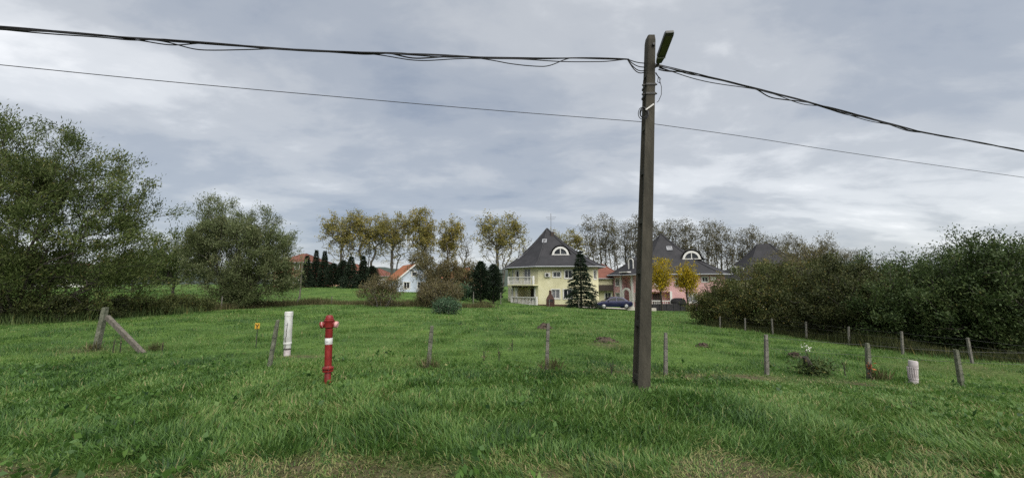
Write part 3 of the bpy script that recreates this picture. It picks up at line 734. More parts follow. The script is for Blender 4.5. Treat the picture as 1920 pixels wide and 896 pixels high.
class House:
    """plan: counter-clockwise polygon in local metres, -y is the front"""
    def __init__(self, name, label, loc, rz, plan, wall_h, wall_mat, category='house'):
        self.o = empty(name, loc, rz); tag(self.o, label, category)
        self.plan = [Vector(p) for p in plan]; self.h = wall_h; self.wm = wall_mat; self.open = {}
    def frame(self, i):
        a = self.plan[i]; b = self.plan[(i + 1) % len(self.plan)]; d = (b - a); l = d.length; d = d / l
        return a, d, Vector((d.y, -d.x)), l            # origin, along, outward
    def P(self, i, u, z, out=0.0):
        a, d, n, l = self.frame(i); q = a + d * u + n * out; return Vector((q.x, q.y, z))
    def opening(self, i, u, z, w, h, depth=.14, back=None):
        self.open.setdefault(i, []).append((u, u + w, z, z + h, depth, back))
    def walls(self, z0=-.6):
        m = MB()
        for i in range(len(self.plan)):
            l = self.frame(i)[3]; ops = self.open.get(i, [])
            us = sorted({0, l, *[o[0] for o in ops], *[o[1] for o in ops]}); zs = sorted({z0, self.h, *[o[2] for o in ops], *[o[3] for o in ops]})
            for a, b in zip(us, us[1:]):
                for c, d in zip(zs, zs[1:]):
                    if any(o[0] <= (a + b) / 2 <= o[1] and o[2] <= (c + d) / 2 <= o[3] for o in ops): continue
                    m.poly([self.P(i, a, c), self.P(i, b, c), self.P(i, b, d), self.P(i, a, d)])
            for (u0, u1, c, d, dep, back) in ops:
                k = -dep
                m.poly([self.P(i, u0, c), self.P(i, u1, c), self.P(i, u1, c, k), self.P(i, u0, c, k)])
                m.poly([self.P(i, u0, d), self.P(i, u0, d, k), self.P(i, u1, d, k), self.P(i, u1, d)])
                m.poly([self.P(i, u0, c), self.P(i, u0, c, k), self.P(i, u0, d, k), self.P(i, u0, d)])
                m.poly([self.P(i, u1, c), self.P(i, u1, d), self.P(i, u1, d, k), self.P(i, u1, c, k)])
                if back: m.poly([self.P(i, u0, c, k), self.P(i, u1, c, k), self.P(i, u1, d, k), self.P(i, u0, d, k)])
        m.build('wall', self.wm, self.o)
    def slab(self, mb, i, u0, u1, z0, z1, o0, o1):
        """box on wall face i between outward offsets o0..o1"""
        a, d, n, l = self.frame(i); c = self.P(i, (u0 + u1) / 2, (z0 + z1) / 2, (o0 + o1) / 2)
        mb.box(c, (u1 - u0, abs(o1 - o0), z1 - z0), Matrix.Rotation(math.atan2(d.y, d.x), 3, 'Z')); return mb
    def window(self, i, u, z, w, h, name='window', trim='plaster_white', pane='glass', mull=1, recess=.14, tw=.11, base=0.0, cut=True):
        if cut: self.opening(i, u, z, w, h, recess)
        m = MB(); b = base - recess
        for (a0, a1, c0, c1) in ((u - tw, u, z - tw, z + h + tw), (u + w, u + w + tw, z - tw, z + h + tw), (u, u + w, z + h, z + h + tw), (u, u + w, z - tw, z)):
            self.slab(m, i, a0, a1, c0, c1, base + .003, base + .05)
        fr = .07
        for (a0, a1, c0, c1) in ((u + .002, u + fr, z + .002, z + h - .002), (u + w - fr, u + w - .002, z + .002, z + h - .002), (u + fr, u + w - fr, z + h - fr, z + h - .002), (u + fr, u + w - fr, z + .002, z + fr)):
            self.slab(m, i, a0, a1, c0, c1, b + .02, b + .09)
        for k in range(1, mull + 1): self.slab(m, i, u + w * k / (mull + 1) - .035, u + w * k / (mull + 1) + .035, z + fr, z + h - fr, b + .02, b + .08)
        o = m.build(name, trim, self.o)
        self.slab(MB(), i, u + .003, u + w - .003, z + .003, z + h - .003, b, b + .018).build('pane', pane, o)
        return o
    def roof(self, apex, h_apex, over=.75, flare=.35, mat='roof_dark', ridge=None, n=9):
        ev = offset_poly(self.plan, over); m = MB(); zb = self.h - .22; rg = []
        for k in range(n + 1):
            t = k / n; f = t * (1 - flare) + flare * t * t; ring = []
            for p in ev:
                tgt = Vector(apex)
                if ridge: tgt = Vector((min(max(p.x, ridge[0]), ridge[1]), apex[1]))
                q = p.lerp(tgt, min(t, .995)); ring.append(Vector((q.x, q.y, zb + (h_apex - zb) * f)))
            rg.append(ring)
        m.rings(rg, cap=False); b = rg[-1]; m.poly(b)
        for k in range(len(ev)): MB().tube([r_[k] + Vector((0, 0, .03)) for r_ in rg], .085, 5).build('ridge_cap', mat if mat != 'roof_dark' else 'ridge_tile', self.o)
        m.poly([Vector((p.x, p.y, zb)) for p in reversed(ev)])
        r = m.build('roof', mat, self.o); self.r = r; self.roofdef = (ev, apex, h_apex, flare, zb)
        g = MB(); ring = [Vector((p.x, p.y, zb - .03)) for p in offset_poly(self.plan, over + .08)]
        g.tube(ring + [ring[0]], .07, 6).build('gutter', 'plaster_grey', self.o)
        return r
    def eyebrow(self, c, rad, back, rz=0.0, wall_h=.25, hood=1.22):
        """half round dormer; c = centre of its sill (local), facing -y turned by rz"""
        rot = Matrix.Rotation(rz, 3, 'Z'); c = Vector(c)
        def q(x, y, z): return tuple(c + rot @ Vector((x, y, z)))
        n = 18; m = MB(); pr = []
        for k in range(n + 1):
            a = math.pi * k / n; pr.append((-math.cos(a) * rad * hood, math.sin(a) * rad * hood))
        pr = [(-rad * hood * 1.55, -.12)] + [(-rad * hood * 1.12, .06)] + pr[1:-1] + [(rad * hood * 1.12, .06), (rad * hood * 1.55, -.12)]
        r1 = [q(x, -.12, z) for x, z in pr]; r2 = [q(x * .8, back, z * .8 + .1) for x, z in pr]; inn = [q(x * .97, -.12, z * .95 - .03) for x, z in pr]
        for k in range(len(pr) - 1):
            m.poly([r1[k], r1[k + 1], r2[k + 1], r2[k]]); m.poly([r1[k], inn[k], inn[k + 1], r1[k + 1]])
        hd = m.build('dormer_hood', 'roof_dark', self.o, True)
        d = MB()
        for k in range(n):
            a0, a1 = math.pi * k / n, math.pi * (k + 1) / n
            o0 = (-math.cos(a0), math.sin(a0)); o1 = (-math.cos(a1), math.sin(a1)); ri = .76
            ring = lambda y: [q(o0[0] * rad, y, o0[1] * rad), q(o1[0] * rad, y, o1[1] * rad), q(o1[0] * rad * ri, y, o1[1] * rad * ri), q(o0[0] * rad * ri, y, o0[1] * rad * ri)]
            d.rings([ring(-.2), ring(-.02)])
        d.box(q(0, -.11, .04), (rad * 2.1, .2, .12), rot); d.box(q(0, -.12, rad * .42), (.12, .1, rad * .72), rot)
        w = d.build('dormer_window', 'plaster_white', self.o)
        gl = MB(); gl.poly([q(-math.cos(math.pi * k / n) * rad * .98, -.06, math.sin(math.pi * k / n) * rad * .98) for k in range(n + 1)]).build('pane', 'glass', w)
        return w
    def arch_dormer(self, c, w, h, rz=0.0):
        rot = Matrix.Rotation(rz, 3, 'Z'); c = Vector(c)
        def q(x, y, z): return tuple(c + rot @ Vector((x, y, z)))
        def arch(s, y, zz=0): return [q(-w / 2 * s, y, zz)] + [q(-math.cos(math.pi * k / 12) * w / 2 * s, y, h - w / 2 + math.sin(math.pi * k / 12) * w / 2 * s) for k in range(13)] + [q(w / 2 * s, y, zz)]
        m = MB(); a1, a2, a3 = arch(1, -.15), arch(.7, -.15), arch(1, .02); a4 = arch(.7, .02)
        for k in range(len(a1) - 1):
            m.poly([a1[k], a1[k + 1], a2[k + 1], a2[k]]); m.poly([a1[k], a3[k], a3[k + 1], a1[k + 1]]); m.poly([a2[k], a2[k + 1], a4[k + 1], a4[k]])
        d = m.build('arched_window', 'plaster_white', self.o)
        MB().poly(arch(.72, -.02)).build('pane', 'glass', d)
        hd = MB(); b1, b2 = arch(1.18, -.05, -.2), arch(1.05, 2.4, .2)
        for k in range(len(b1) - 1): hd.poly([b1[k], b1[k + 1], b2[k + 1], b2[k]])
        hd.build('dormer_hood', 'roof_dark', self.o, True)
    def skylight(self, c, s, tilt, rz=0.0):
        rot = Matrix.Rotation(rz, 3, 'Z') @ Matrix.Rotation(tilt, 3, 'X'); c = Vector(c)
        f = MB()
        for (x, z, w, h) in ((-s / 2, 0, .09, s * 1.2), (s / 2, 0, .09, s * 1.2), (0, -s * .6, s + .09, .09), (0, s * .6, s + .09, .09)): f.box(c + rot @ Vector((x, z, .05)), (w, h, .12), rot)
        k = f.build('skylight', 'plaster_grey', self.o)
        MB().box(c + rot @ Vector((0, 0, .03)), (s, s * 1.2, .05), rot).build('pane', 'curtain', k)
    def balustrade(self, i, u0, u1, z, out, h=.95, step=.27):
        m = MB(); self.slab(m, i, u0, u1, z + h - .11, z + h, out - .1, out + .1); self.slab(m, i, u0, u1, z, z + .09, out - .1, out + .1)
        for u in (u0, u1): self.slab(m, i, u - .1, u + .1, z - .02, z + h + .08, out - .13, out + .13)
        o = m.build('balustrade', 'plaster_white', self.o)
        bl = MB(); n = int((u1 - u0 - .2) / step)
        for k in range(n):
            p = self.P(i, u0 + .2 + k * step, z + .09, out)
            bl.lathe([(.05, 0), (.05, .06), (.035, .1), (.07, .28), (.04, .5), (.035, .66), (.05, .7), (.05, h - .2)], 6, p)
        bb = bl.build('balusters', 'plaster_white', o, True); tag(bb, kind='stuff'); return o

def on_roof(H, x, y, lift=0.0):
    """height of the pyramid roof of H over the local point (x, y)"""
    ev, apex, ha, fl, zb = H.roofdef; best = 0
    p = Vector((x, y)) - Vector(apex); t = 1.0
    n = len(ev)
    for i in range(n):
        a = ev[i] - Vector(apex); b = ev[(i + 1) % n] - Vector(apex); det = a.x * b.y - a.y * b.x
        if abs(det) < 1e-6: continue
        s = (p.x * b.y - p.y * b.x) / det; r = (a.x * p.y - a.y * p.x) / det
        if s >= -1e-6 and r >= -1e-6: t = s + r
    t = 1 - min(1, t); return zb + (ha - zb) * (t * (1 - fl) + fl * t * t) + lift

# --- yellow house
c = on(1031, 58.5); zb = gz(on(1031, 52.5).x, 52.5)
Y1 = House('yellow_house', 'pale yellow two storey house with steep dark roof and white balconies', (c.x, 58.5, zb), R(-3),
           [(-6.3, 2.5), (-5.25, -2.6), (-1.75, -6), (5.4, -6), (6.3, -5), (6.3, 5.8), (-5, 5.8)], 5.35, 'plaster_yellow')
H = Y1; l1 = H.frame(1)[3]
H.opening(1, .5, .35, l1 - 1.0, 2.05, 1.5, True)                       # ground floor loggia
H.opening(1, 2.1, 2.95, 1.3, 2.05, .18)                                  # balcony door
for (u, z, w, h) in ((1.95, 3.75, 1.0, .65), (3.5, 3.6, .95, 1.05), (1.75, .95, 1.05, 1.15), (3.3, .95, 1.1, 1.15)):
    H.window(2, u, z, w, h, pane='curtain' if u == 1.75 else 'glass')
H.window(1, .55, 3.2, .6, 1.5, mull=0)
H.window(0, 1.2, 3.3, 1.0, 1.2); H.window(0, 1.2, .8, 1.0, 1.3); H.window(0, 3.4, .8, .9, 1.3); H.window(3, .3, 3.5, .6, 1.1, mull=0)
H.window(4, 2, 3.4, 1.1, 1.2); H.window(4, 6, .9, 1.1, 1.2)
H.walls()
m = MB(); H.slab(m, 1, 2.13, 2.75, 2.97, 4.98, -.16, -.1); H.slab(m, 1, 2.78, 3.37, 2.97, 4.98, -.16, -.1); H.slab(m, 1, 2.03, 2.09, 2.95, 5.05, .003, .05); H.slab(m, 1, 3.41, 3.47, 2.95, 5.05, .003, .05)
dd = m.build('balcony_door', 'plaster_white', H.o); m = MB(); H.slab(m, 1, 2.25, 2.66, 3.3, 4.85, -.095, -.085); H.slab(m, 1, 2.88, 3.28, 3.3, 4.85, -.095, -.085); m.build('pane', 'curtain', dd)
m = MB(); H.slab(m, 1, 2.05, 3.1, .36, 2.25, -1.48, -1.42); dd = m.build('loggia_door', 'dark_brown', H.o)
for u in (.5, l1 - .75):
    m = MB(); H.slab(m, 1, u, u + .25, .36, 2.39, -.2, .05); m.build('column', 'plaster_white', H.o, bevel=.02)
m = MB(); H.slab(m, 1, -.05, l1 + .05, 2.62, 2.8, .005, 1.05); m.build('balcony_slab', 'plaster_yellow', H.o)
for u in (.5, 1.6, 2.8, 4.0): m = MB(); H.slab(m, 1, u, u + .2, 2.4, 2.615, .005, .75); m.build('bracket', 'dark_brown', H.o)
H.balustrade(1, .05, l1 - .05, 2.805, .92, 1.0); H.balustrade(1, .05, l1 - .05, .12, .3, 1.0)
m = MB()
for i in range(4): H.slab(m, i, -.02, H.frame(i)[3] + .02, -.6, .16, .004, .07)
m.build('plinth', 'brick_dark', H.o)
m = MB(); H.slab(m, 2, .85, 1.6, 3.75, 4.3, .003, .3); ac = m.build('air_conditioner', 'plaster_white', H.o, bevel=.03)
a, d, n_, l = H.frame(2); p = H.P(2, 1.16, 4.02, .31); MB().tube([p, p + Vector((n_.x * .02, n_.y * .02, 0))], [.2, .2], 14).build('fan', 'ink', ac)
m = MB(); H.slab(m, 1, -.06, .02, -.1, 5.1, .02, .1); m.build('downpipe', 'plaster_grey', H.o)
H.roof((-.3, .3), 11.15, .85, .36)
H.eyebrow((1.35, -4.1, on_roof(H, 1.35, -4.1) - .12), 1.15, 2.6)
H.skylight((-.75, -1.75, on_roof(H, -.75, -1.75, .02)), .55, R(50), R(-8)); 
H.skylight((-4.2, -1.0, on_roof(H, -4.2, -1.0, .02)), .7, R(40), R(-62))
m = MB(); b0 = Vector((.3, .1, on_roof(H, .3, .1) - .2)); m.tube([b0, b0 + Vector((0, 0, 3.1))], .03, 5)
for k, (z, w) in enumerate(((2.5, 1.5), (2.2, 1.1))): m.tube([b0 + Vector((-w / 2, 0, z)), b0 + Vector((w / 2, .2, z + .05))], .022, 4)
m.build('antenna', 'wire', H.o)
m = MB(); m.box((.45, -.7, on_roof(H, .45, -.7) + .05), (.45, .45, .8)); m.build('chimney', 'dark_brown', H.o)

# --- pink house
c = on(1243, 66.5); zb = gz(on(1240, 60).x, 60)
Y2 = House('pink_house', 'pink two storey house with steep dark roof behind the concrete pole', (c.x, 66.5, zb), R(-14),
           [(-8.4, 3), (-7.9, -1.8), (-3.7, -6.4), (7.2, -6.4), (8.3, -5.2), (8.3, 6.4), (-6, 6.4)], 5.35, 'plaster_pink')
H = Y2; l1 = H.frame(1)[3]
H.opening(1, 2.0, .1, 2.2, 4.7, 1.1, True)                       # tall entrance recess
H.window(1, .55, 3.4, .8, 1.2); H.window(1, .45, 1.0, .9, 1.2, pane='curtain'); H.window(1, 4.75, 1.0, .9, 1.2)
for (u, z, w, h) in ((2.0, 3.4, 1.1, 1.1), (4.9, 3.4, 1.1, 1.1), (6.5, .95, 1.25, 1.25), (8.8, .95, 1.3, 1.25), (8.6, 4.0, .8, .7)): H.window(2, u, z, w, h, pane='curtain' if u == 6.5 else 'glass')
H.opening(2, .6, .3, 3.4, 2.2, 1.3, True)
H.window(4, 2, 3.4, 1.1, 1.2); H.window(4, 6, .9, 1.1, 1.2); H.window(0, 1.5, 3.3, 1, 1.2)
H.walls()
for u in (1.75, 4.2): m = MB(); H.slab(m, 1, u, u + .3, .05, 5.0, .004, .25); m.build('column', 'plaster_white', H.o)
m = MB(); H.slab(m, 1, 2.75, 3.55, 3.4, 4.4, -1.08, -1.0); dd = m.build('entrance_window', 'plaster_white', H.o)
m = MB(); H.slab(m, 1, 2.6, 3.7, .1, 2.1, -1.08, -1.02); m.build('entrance_door', 'dark_brown', H.o)
m = MB(); n = 14
for k in range(n):
    a0, a1 = math.pi * k / n, math.pi * (k + 1) / n
    def pt(a, r, o): return H.P(1, 3.1 - math.cos(a) * r, 2.15 + math.sin(a) * r, o)
    m.rings([[pt(a0, .95, o), pt(a1, .95, o), pt(a1, .65, o), pt(a0, .65, o)] for o in (.02, .22)])
H.slab(m, 1, 2.15, 2.45, .1, 2.15, .02, .22); H.slab(m, 1, 3.75, 4.05, .1, 2.15, .02, .22)
m.build('entrance_arch', 'plaster_white', H.o)
m = MB(); H.slab(m, 2, 4.0, 4.3, .2, 2.6, .004, .2); m.build('column', 'plaster_white', H.o)
m = MB(); H.slab(m, 2, 1.6, 2.8, .3, 2.2, -1.28, -1.2); m.build('terrace_door', 'dark_brown', H.o)
H.balustrade(2, .4, 4.0, .25, .3, .95)
m = MB()
for i in range(4): H.slab(m, i, -.02, H.frame(i)[3] + .02, -.6, .12, .004, .06)
m.build('plinth', 'plaster_grey', H.o)
m = MB(); H.slab(m, 2, 9.7, 10.5, 4.2, 4.75, .003, .3); m.build('air_conditioner', 'plaster_white', H.o, bevel=.03)
H.roof((.2, 0), 12.1, .9, .40)
H.eyebrow((4.05, -3.9, on_roof(H, 4.05, -3.9) - .15), 1.3, 3)
H.arch_dormer((-5.0, -3.55, on_roof(H, -5.0, -3.55) - .1), 1.15, 1.75, R(-47))
m = MB(); H.slab(m, 1, 2.3, 4.2, 5.5, 5.65, .1, .9); m.build('dormer_ledge', 'plaster_white', H.o)
H.skylight((1.1, -2.2, on_roof(H, 1.1, -2.2, .02)), .75, R(42))
m = MB(); H.slab(m, 1, -.06, .02, -.1, 5.1, .02, .1); m.build('downpipe', 'dark_wall', H.o)

# --- third house, mostly behind the hedge
c = on(1440, 78); zb = gz(on(1440, 72).x, 72)
Y3 = House('grey_roofed_house', 'house with dark hipped roof mostly hidden behind the right hedge', (c.x, 78, zb), R(-28),
           [(-9.0, 3), (-8.4, -2.0), (-4.0, -6.4), (6.5, -6.4), (9, -5.0), (9, 6.4), (-7, 6.4)], 5.3, 'plaster_yellow')
H = Y3
for i, u in ((1, 1), (1, 3.5), (2, 2), (2, 6)): H.window(i, u, 3.3, 1.1, 1.2); H.window(i, u, .9, 1.1, 1.2)
H.walls(); H.roof((0.3, 0), 12.2, .9, .35, ridge=(-1.0, 1.0))
H.arch_dormer((-5.4, -3.6, on_roof(H, -5.4, -3.6) - .15), 1.5, 1.7, R(-45)); H.skylight((-3.6, -3.9, on_roof(H, -3.6, -3.9, .02)), .6, R(38)); H.skylight((-7.4, -1.0, on_roof(H, -7.4, -1.0, .02)), .7, R(35), R(-60))

# --- small gabled and other far houses
def gable_house(name, label, loc, rz, w, d, h, rh, wallm, roofm, wins, hip=False, over=.35, chim=None):
    H = House(name, label, loc, rz, [(-w / 2, -d / 2), (w / 2, -d / 2), (w / 2, d / 2), (-w / 2, d / 2)], h, wallm)
    for (i, u, z, ww, hh) in wins:
        if z + hh < h - .05: H.window(i, u, z, ww, hh, mull=0 if ww < .7 else 1)
    H.walls()
    if not hip:
        for y in (-d / 2, d / 2):              # gable triangles
            MB().rings([[(-w / 2, y + k, h), (w / 2, y + k, h), (0, y + k, h + rh)] for k in ((0, .12) if y < 0 else (-.12, 0))]).build('gable', wallm, H.o)
        sl = rh / (w / 2); e = over
        for s in (-1, 1):
            m = MB(); ln = Vector((s * (w / 2 + e), 0, h - e * sl)); top = Vector((0, 0, h + rh + .12))
            prof = [(top.x, top.z), (ln.x, ln.z + .12), (ln.x, ln.z), (0, h + rh)]
            m.rings([[(px_, y, pz) for px_, pz in prof] for y in (-d / 2 - e, d / 2 + e)]); r = m.build('roof', roofm, H.o)
            m = MB(); m.bar((s * (w / 2 + e), -d / 2 - e - .04, h - e * sl + .02), (0, -d / 2 - e - .04, h + rh + .02), .06, .22); m.build('barge_board', 'plaster_white', H.o)
        for (i, u, z, ww, hh) in wins:
            if z + hh >= h - .05: H.window(i, u, z, ww, hh, mull=0, base=0.0, cut=False, recess=-.01)
    else:
        H.roof((0, 0), h + rh, .5, .1, roofm, ridge=(-max(0, w - d) / 2 - .01, max(0, w - d) / 2 + .01), n=4)
    if chim:
        m = MB(); m.box(chim, (.5, .5, 1.3)); m.build('chimney', 'brick_red', H.o)
    return H
c = on(757, 70); zb = gz(c.x, 70)
gable_house('gabled_house', 'small pale blue gabled house with orange roof behind the shrubs', (c.x, 73, zb - .1), R(29), 6.0, 9.0, 2.3, 2.6, 'plaster_blue', 'roof_orange',
            [(0, 2.3, 2.75, .85, .75), (0, 1.0, .6, 1.0, 1.1), (0, 3.4, .6, 1.0, 1.1), (3, 3, .7, 1.1, 1.1)])
for (px, Y, nm, lab, w, d, h, rh, wm, rm, rz, hip) in [
        (655, 112, 'tiled_house', 'far house with red tiled hip roof above the dark conifers', 12, 9, 3.6, 2.6, 'plaster_peach', 'roof_red', R(8), True),
        (700, 118, 'tiled_house', 'far house with low red roof left of the small blue gabled house', 11, 8, 3.0, 2.2, 'plaster_white', 'roof_red', R(-12), True),
        (566, 88, 'tiled_house', 'tall red roofed brick house peeking out right of the second willow', 8.5, 8, 5.4, 2.0, 'brick_red', 'roof_red', R(-10), True),
        (868, 86, 'tiled_house', 'peach house with orange roof hidden among the brown trees', 9, 7, 2.9, 2.2, 'plaster_peach', 'roof_orange', R(10), True),
        (140, 95, 'tiled_house', 'pale house far behind the big willow', 11, 8, 3.0, 2.8, 'plaster_white', 'roof_red', R(20), True)]:
    c = on(px, Y)
    gable_house(nm, lab, (c.x, Y, c.z - .1), rz, w, d, h, rh, wm, rm, [(0, w * .2, .8, 1.1, 1.2), (0, w * .6, .8, 1.1, 1.2)] + ([(0, w * .2, h - 1.6, 1.1, 1.2), (0, w * .6, h - 1.6, 1.1, 1.2)] if h > 4 else []), hip,
                chim=(w * .2, .5, h + rh * .85) if px == 655 else None)
c = on(1133, 69)
A = gable_house('annex_house', 'narrow yellow house with red roof between the yellow and pink houses', (c.x + 0.3, 71, c.z), R(-8), 6.5, 8, 4.6, 2.4, 'plaster_yellow', 'roof_red',
                [(0, 1.0, 2.9, 1.0, 1.2), (0, 1.0, .7, 1.0, 1.3), (0, 3.2, .7, 1.0, 1.3)], True)
m = MB(); A.slab(m, 0, .3, 4.5, 2.3, 2.5, .01, 1.0); A.slab(m, 0, .3, 4.5, 2.5, 3.3, .95, 1.0); m.build('balcony', 'dark_brown', A.o)

# ------------------------------------------------------------------ forecourt, low walls, barbecue, car
def sheet(name, pts, lift, mat):
    m = MB(); P = [Vector((x, y, gz(x, y) + lift)) for x, y in pts]; m.poly(P); o = m.build(name, mat); tag(o, kind='structure'); return o
def strip(name, a, b, w, lift, mat, n=24):
    a, b = Vector(a), Vector(b); m = MB(); d = (b - a).normalized(); s = Vector((-d.y, d.x)) * w / 2
    for i in range(n):
        p, q = a.lerp(b, i / n), a.lerp(b, (i + 1) / n)
        m.poly([(p + k) .to_tuple() + (gz(*(p + k)) + lift,) for k in (-s,)] + [(q - s).to_tuple() + (gz(*(q - s)) + lift,), (q + s).to_tuple() + (gz(*(q + s)) + lift,), (p + s).to_tuple() + (gz(*(p + s)) + lift,)])
    o = m.build(name, mat); tag(o, kind='structure'); return o
strip('driveway', (on(1090, 48.5).x, 50.6), (on(1330, 51).x, 53.5), 5.0, .09, 'paving')
a, b2 = on(1222, 49.5), on(1287, 50.5); z = min(a.z, b2.z)
root = empty('planter_wall', (a.x, a.y, z)); tag(root, 'low dark garden wall at the foot of the yellow trees', 'wall')
d = b2 - a
for k in range(5):
    p, q = Vector(d) * (k / 5 + .004), Vector(d) * ((k + 1) / 5 - .004)
    MB().bar((p.x, p.y, .42), (q.x, q.y, .42), .3, 1.0).build('panel', 'dark_wall', root, bevel=.02)
MB().lathe([(.0, .9), (.95, .9), (.95, 1.2), (.8, 1.45), (.45, 1.6), (0, 1.62)], 14, (d.x * .82, d.y * .82 + .6, 0)).build('arched_cap', 'dark_wall', root)
a, b2 = on(1168, 50.3), on(1262, 48.8); root = MB().bar((a.x, 48.6, a.z + .15), (b2.x - 2.2, 48.6, b2.z + .15), .35, .5).build('kerb_wall', 'paving', None, bevel=.03)
tag(root, 'pale low kerb wall before the white balustrade beside the pole', 'wall')
# barbecue
p = on(1032, 50.6); root = empty('garden_barbecue', (p.x, 50.6, p.z)); tag(root, 'dark red brick barbecue with tapered hood before the yellow house', 'barbecue')
MB().box((0, 0, .42), (1.0, .7, .95)).build('base', 'brick_dark', root, bevel=.02)
MB().rings([[(-.5, -.35, .9), (.5, -.35, .9), (.5, .35, .9), (-.5, .35, .9)], [(-.46, -.3, 1.0), (.46, -.3, 1.0), (.46, .3, 1.0), (-.46, .3, 1.0)], [(-.16, -.15, 1.55), (.16, -.15, 1.55), (.16, .15, 1.55), (-.16, .15, 1.55)], [(-.15, -.14, 2.0), (.15, -.14, 2.0), (.15, .14, 2.0), (-.15, .14, 2.0)]]).build('hood', 'brick_dark', root)
MB().box((0, -.352, .72), (.6, .02, .32)).build('fire_opening', 'ink', root)

def car(loc, rz):
    root = empty('parked_car', loc, rz); tag(root, 'dark blue saloon car parked between the spruce and the pole', 'car')
    W = .86
    def sec(prof, wy): return [(x, wy, z) for x, z in prof]
    body = [(-2.2, .42), (-2.25, .62), (-2.12, .86), (-1.5, .93), (1.0, .93), (1.85, .80), (2.18, .62), (2.22, .40), (1.95, .24), (-2.0, .24)]
    m = MB(); m.rings([sec([(x * .955, z * .98 + .01) for x, z in body], -W), sec(body, -W + .1), sec(body, W - .1), sec([(x * .955, z * .98 + .01) for x, z in body], W)])
    bo = m.build('body', 'car_paint', root, True, bevel=.04)
    cab = [(-1.72, .90), (-1.05, 1.36), (-.1, 1.42), (.45, 1.34), (1.2, .90)]
    m = MB(); m.rings([sec(cab, -W + .06), sec([(x * .93, .9 + (z - .9) * 1.0) for x, z in cab], -W + .2), sec([(x * .93, z) for x, z in cab], W - .2), sec(cab, W - .06)])
    # side walls lean inwards towards the roof
    v = []
    for (x, y, z) in m.v: v.append((x, y * (1 - .22 * max(0, (z - .9) / .5)), z))
    m.v = v; m.build('roof', 'car_paint', root, True, bevel=.03)
    for s in (-1, 1):
        def side(pts, name):
            mm = MB(); yy = lambda z: s * ((W - .06) * (1 - .22 * max(0, (z - .9) / .5)) + .006)
            mm.rings([[(x, yy(z) + s * k, z) for x, z in pts] for k in (0, .012)]); mm.build(name, 'car_glass', root)
        side([(-.28, .95), (-.28, 1.33), (-.95, 1.28), (-1.38, .97)], 'side_window'); side([(.98, .95), (.42, 1.27), (-.2, 1.34), (-.2, .95)], 'side_window')
        MB().box((-.15, s * (W + .004), .6), (1.2, .012, .02)).build('trim', 'rubber', root)
        MB().box((.78, s * (W + .06), .95), (.14, .16, .12)).build('mirror', 'car_paint', root, bevel=.03)
        for x in (-1.38, 1.36):
            w = empty('wheel', (x, s * (W - .08), .31)); w.parent = root
            MB().tube([(0, -s * .1, 0), (0, s * .09, 0), (0, s * .1, 0)], [.31, .31, .28], 20).build('tyre', 'rubber', w, True)
            rm = MB().tube([(0, s * .101, 0), (0, s * .112, 0)], [.2, .17], 16)
            for k in range(5): a = k * 1.2566; rm.bar((0, s * .114, 0), (math.cos(a) * .2, s * .114, math.sin(a) * .2), .012, .06, Vector((0, 1, 0)))
            rm.build('rim', 'rim', w)
        MB().box((2.0, s * .6, .62), (.25, .34, .14)).build('headlight', 'rim', root, bevel=.03)
        MB().box((-2.13, s * .62, .7), (.14, .32, .16)).build('tail_light', 'lamp_red', root, bevel=.03)
    for (pts, nm) in (([(1.16, .93), (.47, 1.335)], 'windscreen'), ([(-1.68, .93), (-1.07, 1.345)], 'rear_window')):
        (x0, z0), (x1, z1) = pts; sx = .015 if x0 > 0 else -.015
        mm = MB(); mm.rings([[(x0 + k, -.7, z0), (x0 + k, .7, z0), (x1 + k, .55, z1), (x1 + k, -.55, z1)] for k in (sx, sx * 1.6)]); mm.build(nm, 'car_glass', root)
    MB().box((-2.235, 0, .55), (.02, .5, .11)).build('number_plate', 'plaster_white', root)
    return root
p = on(1149, 48.6); car((p.x, 48.6, p.z + .1), R(180 + 3))

# ------------------------------------------------------------------ posts and wires
def post(px, py_b, py_t, px_t, Y, wpx, label, mat='concrete_post', name='fence_post', cat='post', grp='concrete posts along the front of the meadow', lump=None):
    b = at(px, py_b, Y); b.z = gz(b.x, Y); t = at(px_t, py_t, Y)
    root = empty(name, b); tag(root, label, cat, grp)
    w = .74 * wpx * Y / FPX; top = t - b; d = top.normalized()
    m = MB(); rs = []
    rg = random.Random(px)
    for k in range(7):
        f = k / 6; c = -d * .12 + (top + d * .12) * f; ww = w * (1.08 - .12 * f) * .5 * (1 + rg.uniform(-.05, .05))
        if k == 6: ww *= .82
        rs.append([c + Vector((sx * ww, sy * ww, rg.uniform(-.006, .006))) for sx, sy in ((-1, -.8), (-.8, -1), (.8, -1), (1, -.8), (1, .8), (.8, 1), (-.8, 1), (-1, .8))])
    m.rings(rs).build('shaft', mat, root, seed=px)
    st = MB()
    for f in (.35, .62, .86):
        c = top * f; st.tube([c + Vector((-w * .62, -w * .58, 0)), c + Vector((0, -w * .6, .012)), c + Vector((w * .62, -w * .58, 0))], .004, 4)
    st.build('wire_tie', 'wire', root)
    return root, b, t
FR = []
